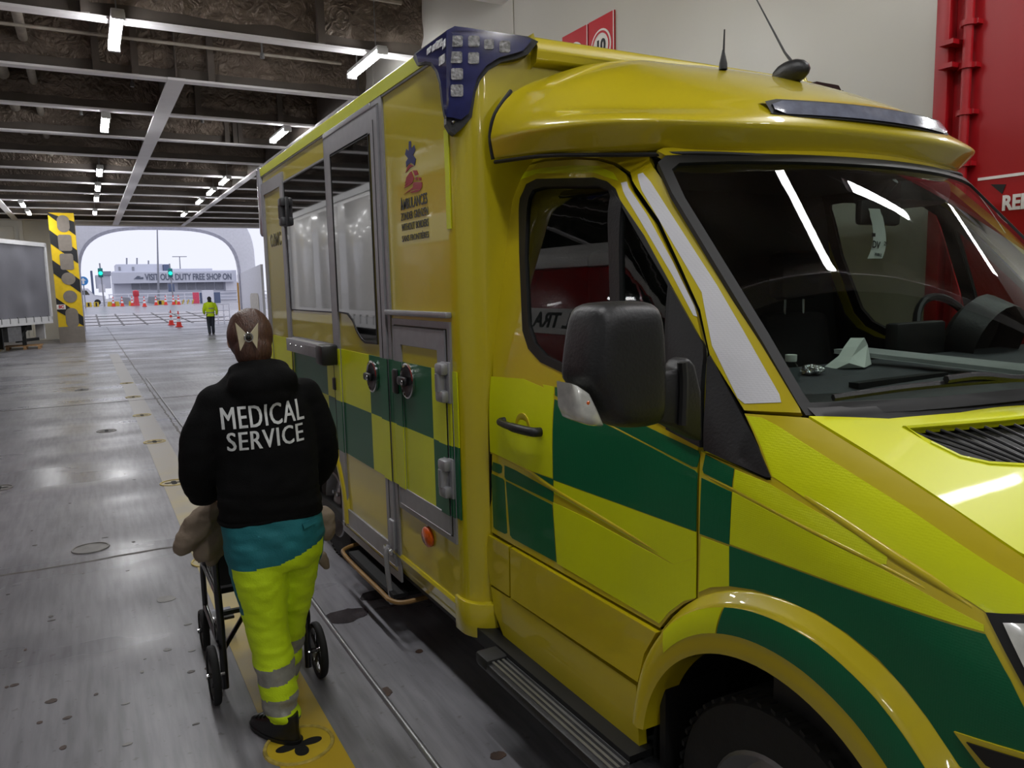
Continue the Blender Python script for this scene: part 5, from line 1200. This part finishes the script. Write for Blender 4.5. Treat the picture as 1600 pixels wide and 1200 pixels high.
# ================================================================ PEOPLE
from mathutils.bvhtree import BVHTree
def remesh(mb, voxel, smooth_it=3, wr=None):
    """fuse the overlapping volumes of mb into one continuous skin"""
    me = bpy.data.meshes.new('tmp'); me.from_pydata([tuple(v) for v in mb.v], [], mb.f)
    bm = bmesh.new(); bm.from_mesh(me); bmesh.ops.recalc_face_normals(bm, faces=bm.faces); bm.to_mesh(me); bm.free()
    o = bpy.data.objects.new('tmp', me); COL.objects.link(o); md = o.modifiers.new('r', 'REMESH'); md.mode = 'VOXEL'; md.voxel_size = voxel
    ev = o.evaluated_get(bpy.context.evaluated_depsgraph_get()).to_mesh()
    bm = bmesh.new(); bm.from_mesh(ev)
    for _ in range(smooth_it): bmesh.ops.smooth_vert(bm, verts=bm.verts, factor=.5, use_axis_x=True, use_axis_y=True, use_axis_z=True)
    bm.normal_update()
    if wr:
        d = [v.normal*wr(v.co) for v in bm.verts]
        for v, k in zip(bm.verts, d): v.co += k
    bm.verts.index_update(); out = MB(); out.add([v.co.copy() for v in bm.verts], [tuple(x.index for x in f.verts) for f in bm.faces]); bm.free()
    bpy.data.objects.remove(o); return out
def loft(rings, n=28, sub=4):
    """rings: (x, y, z, rx, ry) ; smooth stack of ellipses"""
    P = [Vector((*r[:3],)) for r in rings]; Q = [Vector((r[3], r[4], 0)) for r in rings]
    P = catmull(P, sub); Q = catmull(Q, sub); rows = []
    for p, q in zip(P, Q): rows.append([p+Vector((q.x*math.cos(a), q.y*math.sin(a), 0)) for a in [2*math.pi*k/n for k in range(n)]])
    m = MB().grid(rows, closed=True); m.f.append(tuple(range(n))); m.f.append(tuple(range((len(rows)-1)*n, len(rows)*n))[::-1]); m.mi += [0, 0]; return m
def limb(pts, rs, n=16, sub=5):
    P = catmull([Vector(p) for p in pts], sub); R_ = [v.x for v in catmull([Vector((r, 0, 0)) for r in rs], sub)]
    return MB().tube(P, R_, n).join(MB().sphere(P[0], R_[0], n, 8)).join(MB().sphere(P[-1], R_[-1], n, 8))
m_skin = mat('skin', (206, 160, 136), rough=.5, var=.05); m_hair = mat('brown_hair', (74, 48, 36), rough=.42, var=.35, scale=40, bump=.5, bscale=60, stretch=(3, 3, .6))
m_hood = mat('black_hoodie_cotton', (9, 9, 10), spec=.2, rough=.95, var=.25, scale=25, bump=.25, bscale=200)
m_teal = mat('teal_work_cloth', (16, 104, 112), rough=.75, var=.12, scale=9, bump=.2, bscale=160)
m_hv = mat('hi_vis_yellow_cloth', (196, 226, 6), rough=.7, var=.08, scale=9, bump=.2, bscale=160)
m_refl = mat('grey_reflective_tape', (142, 142, 134), rough=.35, metal=.25, var=.15, scale=30, bump=.3, bscale=40)
m_shoe = mat('black_shoe_leather', (14, 14, 15), rough=.35, var=.2)
m_print = mat('white_silver_print', (206, 208, 208), rough=.5, var=.08, scale=40)
def hand(mb, c, d, side, grip):
    """palm plus five fingers curled round a handle running along grip"""
    c = Vector(c); g = Vector(grip).normalized(); d = Vector(d).normalized(); dn = Vector((0, 0, -1))
    mb.join(MB().sphere(c, (.036, .042, .028), 12, 8))
    for k, ln in enumerate((.9, 1.0, .95, .78)):
        b = c+g*(-.027+.018*k)+d*.022
        mb.join(limb([b, b+Vector((side*.024, 0, .004))*ln, b+Vector((side*.034, 0, -.022))*ln, b+Vector((side*.016, 0, -.042))*ln], [.009, .009, .0085, .0075], 8, 3))
    b = c+g*-.03+Vector((-side*.018, 0, 0)); mb.join(limb([b, b+g*.03+Vector((-side*.012, 0, -.014)), b+g*.05+Vector((-side*.002, 0, -.03))], [.011, .010, .008], 8, 3))
PC = Vector((.565, 3.0, 0))
body = loft([(.565,3.02,.86,.15,.10),(.565,3.02,1.0,.13,.09),(.56,3.04,1.2,.14,.09),(.558,3.06,1.34,.13,.08),(.553,3.08,1.43,.08,.07),(.55,3.095,1.48,.052,.055),(.548,3.11,1.54,.05,.056)])
body.join(MB().sphere((.548, 3.122, 1.578), (.074, .092, .105), 24, 16)).join(MB().sphere((.548, 3.175, 1.525), (.052, .05, .055), 16, 10))
body.join(limb([(.548, 3.212, 1.585), (.548, 3.236, 1.558)], [.010, .014], 8, 3))
for s_ in (-1, 1):
    body.join(MB().sphere((.548+s_*.077, 3.115, 1.565), (.010, .02, .032), 10, 8)); body.join(MB().sphere((.548+s_*.031, 3.196, 1.582), (.016, .014, .011), 8, 6))
body.join(MB().sphere((.548, 3.215, 1.515), (.024, .012, .008), 10, 6))
body.join(limb([(.405, 3.06, 1.31), (.32, 3.06, 1.08), (.385, 3.235, .955)], [.036, .034, .027])).join(limb([(.715, 3.06, 1.31), (.79, 3.08, 1.09), (.765, 3.235, .955)], [.036, .034, .027]))
hand(body, (.385, 3.255, .945), (0, 1, 0), 1, (0, 1, 0)); hand(body, (.765, 3.255, .945), (0, 1, 0), -1, (0, 1, 0))
body.join(limb([(.50, 3.0, .86), (.515, 3.0, .47), (.545, 2.95, .10)], [.085, .055, .04])).join(limb([(.65, 3.02, .86), (.645, 3.12, .50), (.62, 3.22, .12)], [.085, .055, .04]))
person = remesh(body, .009, 3).build('person', m_skin, smooth=180, recalc=False)
tag(person, 'person seen from behind in black MEDICAL SERVICE hoodie and yellow trousers pushing wheelchair', 'person')
def piece(mb, name, m, parent=person, **k): return mb.build(name, m, parent, smooth=180, recalc=False, **k)
# hoodie
hd_ = loft([(.568,3.02,.885,.196,.132),(.57,3.015,.93,.198,.140),(.568,3.01,1.02,.192,.140),(.566,3.02,1.12,.194,.140),(.562,3.03,1.22,.200,.140),(.56,3.045,1.31,.205,.130),(.558,3.06,1.38,.175,.115),(.555,3.07,1.43,.125,.10),(.552,3.085,1.475,.085,.082)])
hd_.join(limb([(.400, 3.05, 1.335), (.338, 3.045, 1.22), (.315, 3.06, 1.085), (.335, 3.15, .985), (.375, 3.225, .955)], [.078, .072, .066, .056, .042]))
hd_.join(limb([(.722, 3.05, 1.335), (.772, 3.055, 1.22), (.795, 3.08, 1.09), (.785, 3.16, .985), (.768, 3.225, .955)], [.078, .072, .066, .056, .042]))
hd_.join(MB().sphere((.563, 2.985, 1.41), (.135, .085, .075), 24, 14)).join(MB().sphere((.56, 3.03, 1.455), (.118, .085, .045), 24, 12)).join(MB().sphere((.565, 2.96, 1.36), (.10, .06, .06), 20, 12))
def wr_h(p):
    return .006*noise.noise((p.x*7, p.y*6, p.z*13))+.0035*noise.noise((p.x*16, p.y*14, p.z*26+3))+(.006*noise.noise((p.x*5, p.y*5, p.z*38)) if p.z < 1.0 else 0)
hm = remesh(hd_, .009, 4, wr_h); hoodie = piece(hm, 'hoodie', m_hood)
piece(MB().tube([(.568+.190*math.cos(a), 3.02+.128*math.sin(a), .892+.006*math.sin(3*a)) for a in [2*math.pi*k/40 for k in range(40)]], .011, 8, closed=True), 'hem_band', m_hood, hoodie)
# words on the back, lying on the cloth
bvh = BVHTree.FromPolygons([tuple(v) for v in hm.v], hm.f)
def back_text(txt, a, b, h, skew=0.):
    A = onY(*a, 2.88); B = onY(*b, 2.88); mb0 = text_mb(txt, .1, 1, 0.0, 0.0, spacing=1.10); mb = MB()
    for dx in (-.0022, 0, .0022): mb.add([v+Vector((dx, 0, 0)) for v in mb0.v], mb0.f)
    xs = [v.x for v in mb.v]; ys = [v.y for v in mb.v]
    bm = bmesh.new(); vs = [bm.verts.new(v) for v in mb.v]
    for f in mb.f:
        try: bm.faces.new([vs[i] for i in f])
        except ValueError: pass
    k = 0
    for ax in (0, 1):
        for i in range(-60, 60):
            co = [0, 0, 0]; co[ax] = i*.012; no = [0, 0, 0]; no[ax] = 1
            bmesh.ops.bisect_plane(bm, geom=bm.verts[:]+bm.edges[:]+bm.faces[:], plane_co=co, plane_no=no, dist=1e-6)
    W_ = max(xs)-min(xs); mx = (max(xs)+min(xs))/2; my = (max(ys)+min(ys))/2; H_ = max(ys)-min(ys)
    for v in bm.verts:
        u = (v.co.x-mx)/W_; t = (v.co.y-my)/H_
        P = (A+B)/2+(B-A)*u+Vector((0, 0, h*t)); q = bvh.ray_cast(Vector((P.x, 1.5, P.z)), Vector((0, 1, 0)))[0]
        v.co = (q if q else P)+Vector((0, -.0035, 0))
    bm.verts.index_update(); o = MB(); o.add([v.co.copy() for v in bm.verts], [tuple(x.index for x in f.verts) for f in bm.faces]); bm.free()
    o.build('lettering', m_print, hoodie, smooth=0, recalc=False)
back_text('MEDICAL', (350, 659), (480, 641), .080); back_text('SERVICE', (358, 695), (478, 676), .068)
# trousers
tr_m = loft([(.568,3.02,.96,.172,.115),(.57,3.015,.88,.190,.132),(.572,3.01,.80,.192,.138),(.575,3.01,.72,.182,.128),(.577,3.02,.68,.16,.11)])
tr_m.join(loft([(.49,3.01,.80,.108,.125),(.503,3.0,.66,.105,.118),(.515,3.005,.52,.090,.10),(.522,3.0,.44,.080,.092),(.535,2.985,.32,.078,.090),(.542,2.965,.20,.072,.085),(.548,2.955,.12,.066,.080),(.552,2.95,.075,.060,.075)]))
tr_m.join(loft([(.665,3.02,.80,.105,.125),(.660,3.06,.66,.096,.112),(.652,3.10,.52,.080,.095),(.645,3.13,.44,.072,.088),(.635,3.18,.30,.066,.082),(.625,3.21,.18,.062,.078),(.62,3.22,.10,.058,.074)]))
def wr_t(p):
    return .006*noise.noise((p.x*6, p.y*6, p.z*20+p.x*14))+.0035*noise.noise((p.x*18, p.y*12, p.z*36))+(.008*math.sin(p.z*75+p.x*22)*max(0, (.20-p.z)/.12) if p.z < .20 else 0)
tm = remesh(tr_m, .0075, 4, wr_t)
mi = []
for f in tm.f:
    c = sum((tm.v[i] for i in f), Vector())/len(f); k = 1
    left = c.y < 3.0+.0*c.z and c.x < .60 if c.z < .66 else c.x < .577
    zb = .722+.30*max(0, c.x-.55)-.09*max(0, .50-c.x)
    if c.z > zb: k = 0
    elif c.x < .455+.10*max(0, .66-c.z)*1.2 and c.y > 2.965 and c.z > .52: k = 0
    elif c.x > .735-.0*c.z and c.z > .55 and c.y > 2.96: k = 0
    elif c.x < .462+.22*max(0, .6-c.z) and c.y > 3.02 and c.z > .20: k = 0
    zz = c.z-.10*(c.x-.54)*(1 if c.x < .61 else .3)
    if .245 < zz < .310 or .125 < zz < .185: k = 2
    if zz < .085: k = 0
    mi.append(k)
tm.mi = mi
trs = tm.build('trousers', [m_teal, m_hv, m_refl], person, smooth=180, recalc=False)
piece(MB().tube(catmull([(.577, 2.885, .84), (.585, 2.882, .76), (.59, 2.90, .70)], 5), .003, 6), 'seam', m_teal, trs)
pk = MB().prism([(.655, 2.888, .868), (.712, 2.905, .882), (.715, 2.905, .862), (.66, 2.886, .848)], (0, -.008, 0)); pk.build('pocket_flap', m_teal, trs, smooth=0)
# shoes
def shoe(c, ang, name='shoe'):
    s = loft([(0, .03, .0, .044, .135), (0, .03, .02, .047, .14), (0, .02, .05, .044, .125), (0, -.03, .085, .038, .075), (0, -.05, .115, .036, .05)], 24, 3)
    M = Matrix.Rotation(ang, 4, 'Z'); s.v = [M @ v+Vector(c) for v in s.v]; o = s.build(name, m_shoe, person, smooth=60)
    so = loft([(0, .03, -.0, .047, .14), (0, .03, .018, .050, .145)], 24, 1); so.v = [M @ v+Vector(c) for v in so.v]; so.build('sole', m_dark, o)
    for k in range(3):
        p = [M @ Vector((x, .06+.025*k, .072-.008*k+.004))+Vector(c) for x in (-.03, 0, .03)]; MB().tube(p, .004, 6).build('lace', m_dark, o)
shoe((.535, 2.955, .002), math.radians(28)); shoe((.62, 3.26, .002), math.radians(-4))
# hair, bun and clip
hr = MB().sphere((.548, 3.108, 1.585), (.086, .098, .106), 28, 18)
hr.join(MB().sphere((.548, 3.06, 1.53), (.072, .06, .075), 20, 12)).join(MB().sphere((.55, 3.03, 1.545), (.034, .028, .06), 14, 10)).join(MB().sphere((.552, 3.045, 1.485), (.036, .036, .045), 14, 10))
hm2 = remesh(hr, .006, 3, lambda p: .0025*noise.noise((p.x*60, p.y*18, p.z*14)))
# leave the face free: cut the cap in front
keep = MB(); idx = {}
fs = [f for f in hm2.f if not (lambda c: c.y > 3.155 and c.z < 1.635 or (c.y > 3.13 and c.z < 1.56))(sum((hm2.v[i] for i in f), Vector())/len(f))]
used = sorted({i for f in fs for i in f}); idx = {j: n for n, j in enumerate(used)}; keep.add([hm2.v[i] for i in used], [tuple(idx[i] for i in f) for f in fs])
hair = piece(keep, 'hair', m_hair)
m_clip = mat('ivory_gold_clip', (212, 202, 172), rough=.3, metal=.3, var=.1, coat=.5)
cc = onY(388, 527, 2.975)
for s_ in (-1, 1):
    MB().prism([cc+Vector((s_*x, .012*abs(x)*10, z)) for x, z in ((.006, .012), (.040, .052), (.036, .0), (.030, -.045), (.012, -.012))], (0, .006, 0)).build('hair_clip', m_clip, hair, smooth=0, bevel=.0015)
ring = MB().tube([cc+Vector((.014*math.cos(a), -.008, .016*math.sin(a))) for a in [2*math.pi*k/16 for k in range(16)]], .0035, 6, closed=True); ring.build('clip_buckle', m_chrome, hair)
MB().sphere(cc+Vector((0, -.004, 0)), (.009, .008, .010), 10, 8).build('clip_centre', m_black, hair)
# ---------------------------------------------------------------- wheelchair
wc = thing('wheelchair', 'black wheelchair pushed by the person in the hoodie', 'wheelchair', (.575, 3.55, 0))
m_wcf = mat('black_chair_frame', (18, 18, 20), rough=.3, var=.15, coat=.4)
def wcp(mb, name, m=m_wcf, parent=wc, **k): return mb.build(name, m, parent, **k)
def chair_wheel(x, y, r, tilt=0.):
    t = wcp(MB().lathe((x, y, r), (1, 0, 0), [(r*.82, -.014), (r*.95, -.016), (r, -.008), (r, .008), (r*.95, .016), (r*.82, .014)], 36, closed=True), 'wheel', m_tyre)
    wcp(MB().lathe((x, y, r), (1, 0, 0), [(r*.84, -.010), (r*.78, -.009), (r*.78, .009), (r*.84, .010)], 36, closed=True), 'rim', m_rim, t)
    for k in range(5):
        a = 2*math.pi*k/5+.3; wcp(MB().tube([(x, y, r), (x, y+r*.8*math.cos(a), r+r*.8*math.sin(a))], .007, 6), 'spoke', m_wcf, t)
    wcp(MB().cyl((x-.03, y, r), (x+.03, y, r), .012, 10), 'hub', m_chrome, t)
for x in (.35, .80):
    sg = 1 if x < .5 else -1
    chair_wheel(x, 3.36, .125); chair_wheel(x+sg*.03, 3.92, .10)
    fx = x+sg*.045
    wcp(MB().tube([(fx, 3.37, .05), (fx, 3.37, .33), (fx, 3.40, .48)], .016, 10), 'rear_upright')
    wcp(MB().tube([(x, 3.36, .125), (fx, 3.36, .125)], .009, 8), 'axle', m_chrome)
    wcp(MB().tube(catmull([(fx, 3.40, .46), (fx, 3.39, .75), (fx, 3.36, .93), (fx, 3.30, .955), (fx, 3.22, .95)], 5), .014, 10), 'push_handle')
    wcp(MB().tube([(fx, 3.40, .46), (fx, 3.86, .46)], .014, 10), 'seat_rail')
    wcp(MB().tube([(fx, 3.37, .2), (fx, 3.92, .22)], .013, 10), 'lower_rail')
    wcp(MB().tube(catmull([(fx, 3.86, .46), (fx, 3.92, .40), (fx, 3.92, .11)], 5), .013, 10), 'front_fork')
    wcp(MB().tube(catmull([(fx, 3.40, .62), (fx, 3.45, .68), (fx, 3.75, .68), (fx, 3.80, .60), (fx, 3.80, .46)], 5), .013, 10), 'armrest')
    d_ = wcp(MB().lathe((x+sg*.035, 3.42, .285), (1, 0, 0), [(.056, -.01), (.062, 0), (.056, .01), (.044, .008), (.044, -.008)], 28, closed=True), 'folding_wheel')
    for k in range(4):
        a = math.pi*k/2+.4; wcp(MB().tube([(x+sg*.035, 3.42, .285), (x+sg*.035, 3.42+.05*math.cos(a), .285+.05*math.sin(a))], .007, 6), 'spoke', m_wcf, d_)
    wcp(MB().tube([(fx, 3.86, .2), (fx, 4.05, .12)], .012, 8), 'footrest_tube'); wcp(MB().box((min(fx, fx+sg*.14), 3.98, .10), (max(fx, fx+sg*.14), 4.12, .115)), 'footplate', bevel=.004)
wcp(MB().box((.40, 3.42, .45), (.75, 3.86, .48)), 'seat', m_seat, bevel=.01); wcp(MB().box((.405, 3.385, .50), (.745, 3.405, .90)), 'backrest', m_seat, bevel=.008)
for a, b in ((( .395, 3.40, .20), (.755, 3.86, .44)), ((.755, 3.40, .20), (.395, 3.86, .44))): wcp(MB().tube([a, b], .011, 8), 'cross_brace')
wcp(MB().tube([(.395, 3.40, .375), (.755, 3.40, .375)], .013, 8), 'cross_bar')
# beige jacket hung over the chair
m_coat = mat('beige_padded_jacket', (128, 113, 97), rough=.8, var=.16, scale=7, bump=.3, bscale=60)
def wr_c(p): return .008*noise.noise((p.x*14, p.y*14, p.z*22))+.004*noise.noise((p.x*34, p.y*30, p.z*44))
cj = limb([onY(338, 795, 3.32), onY(310, 820, 3.30), onY(288, 852, 3.28)], [.045, .058, .044]).join(limb([onY(345, 800, 3.36), onY(335, 840, 3.34), onY(318, 862, 3.32)], [.05, .055, .045])).join(limb([onY(340, 850, 3.36), onY(330, 876, 3.35)], [.045, .028])).join(limb([(.40, 3.33, .86), (.575, 3.345, .88), (.76, 3.33, .85)], [.045, .04, .05])).join(limb([onY(505, 805, 3.33), onY(510, 830, 3.32)], [.05, .045])).join(limb([onY(503, 870, 3.36), onY(510, 885, 3.36)], [.03, .018]))
jk = remesh(cj, .008, 4, wr_c).build('jacket', m_coat, smooth=180, recalc=False); tag(jk, 'beige padded jacket hung over the wheelchair handles', 'jacket')
MB().tube([onY(328, 880, 3.34), onY(327, 892, 3.34)], .004, 6).build('zip_pull', m_steel, jk)
# ---------------------------------------------------------------- man in hi-vis on the ramp
g = onZ(331, 522, 0); gx, gy = g.x, g.y
mb = loft([(0,0,.80,.15,.11),(0,0,1.0,.16,.12),(0,.01,1.2,.19,.13),(0,.02,1.34,.15,.1),(0,.03,1.39,.06,.06)], 18, 3).join(MB().sphere((0, .04, 1.50), (.075, .09, .105), 14, 10)).join(MB().sphere((0, .12, 1.49), (.02, .03, .02), 8, 6))
mb.join(limb([(-.19, .01, 1.28), (-.25, .03, 1.05), (-.22, .14, .88)], [.055, .048, .032])).join(limb([(.19, .01, 1.28), (.26, 0, 1.05), (.26, .06, .82)], [.055, .048, .032]))
for s_ in (-1, 1):
    for k in range(4): mb.join(limb([(s_*.24, .10-.02*k, .84), (s_*.235, .11-.02*k, .77)], [.010, .009], 6, 2))
    mb.join(limb([(s_*.21, .12, .85), (s_*.19, .13, .80)], [.012, .010], 6, 2))
mb.join(limb([(-.08, 0, .82), (-.085, .05, .45), (-.085, -.05, .07)], [.085, .06, .045])).join(limb([(.08, 0, .82), (.08, .06, .45), (.085, .10, .07)], [.085, .06, .045]))
pm = remesh(mb, .016, 2); pm.v = [v+Vector((gx, gy, 0)) for v in pm.v]
man = pm.build('person', m_skin, smooth=180, recalc=False); tag(man, 'distant person in a yellow hi-vis jacket and dark trousers walking near the opening', 'person')
jb = loft([(0,0,.76,.175,.13),(0,0,1.0,.175,.135),(0,.01,1.2,.21,.145),(0,.02,1.34,.165,.115),(0,.03,1.40,.075,.075)], 18, 3).join(limb([(-.19, .01, 1.28), (-.25, .03, 1.05), (-.23, .12, .91)], [.07, .062, .05])).join(limb([(.19, .01, 1.28), (.26, 0, 1.05), (.262, .05, .87)], [.07, .062, .05]))
def at_(m): m.v = [v+Vector((gx, gy, 0)) for v in m.v]; return m
jc = at_(remesh(jb, .014, 2, wr_c)).build('hi_vis_jacket', m_hv, man, smooth=180, recalc=False)
for z in (.90, 1.08): at_(loft([(0,0,z,.182,.14),(0,0,z+.05,.182,.141)], 18, 1)).build('reflective_band', m_refl, jc)
at_(remesh(limb([(-.08, 0, .84), (-.085, .05, .45), (-.085, -.05, .08)], [.10, .078, .065]).join(limb([(.08, 0, .84), (.08, .06, .45), (.085, .10, .08)], [.10, .078, .065])), .014, 2)).build('trousers', mat('navy_work_trousers', (40, 46, 58), rough=.8), man, smooth=180, recalc=False)
at_(MB().sphere((0, .03, 1.515), (.088, .10, .10), 14, 10).join(MB().sphere((0, -.03, 1.42), (.08, .07, .08), 12, 8))).build('hood', mat('dark_hood', (34, 36, 42), rough=.8), man)
for x, y in ((-.085, -.04), (.085, .11)): at_(loft([(x, y+.04, .0, .05, .14), (x, y+.03, .05, .05, .12), (x, y, .10, .045, .06)], 14, 2)).build('boot', m_shoe, man)
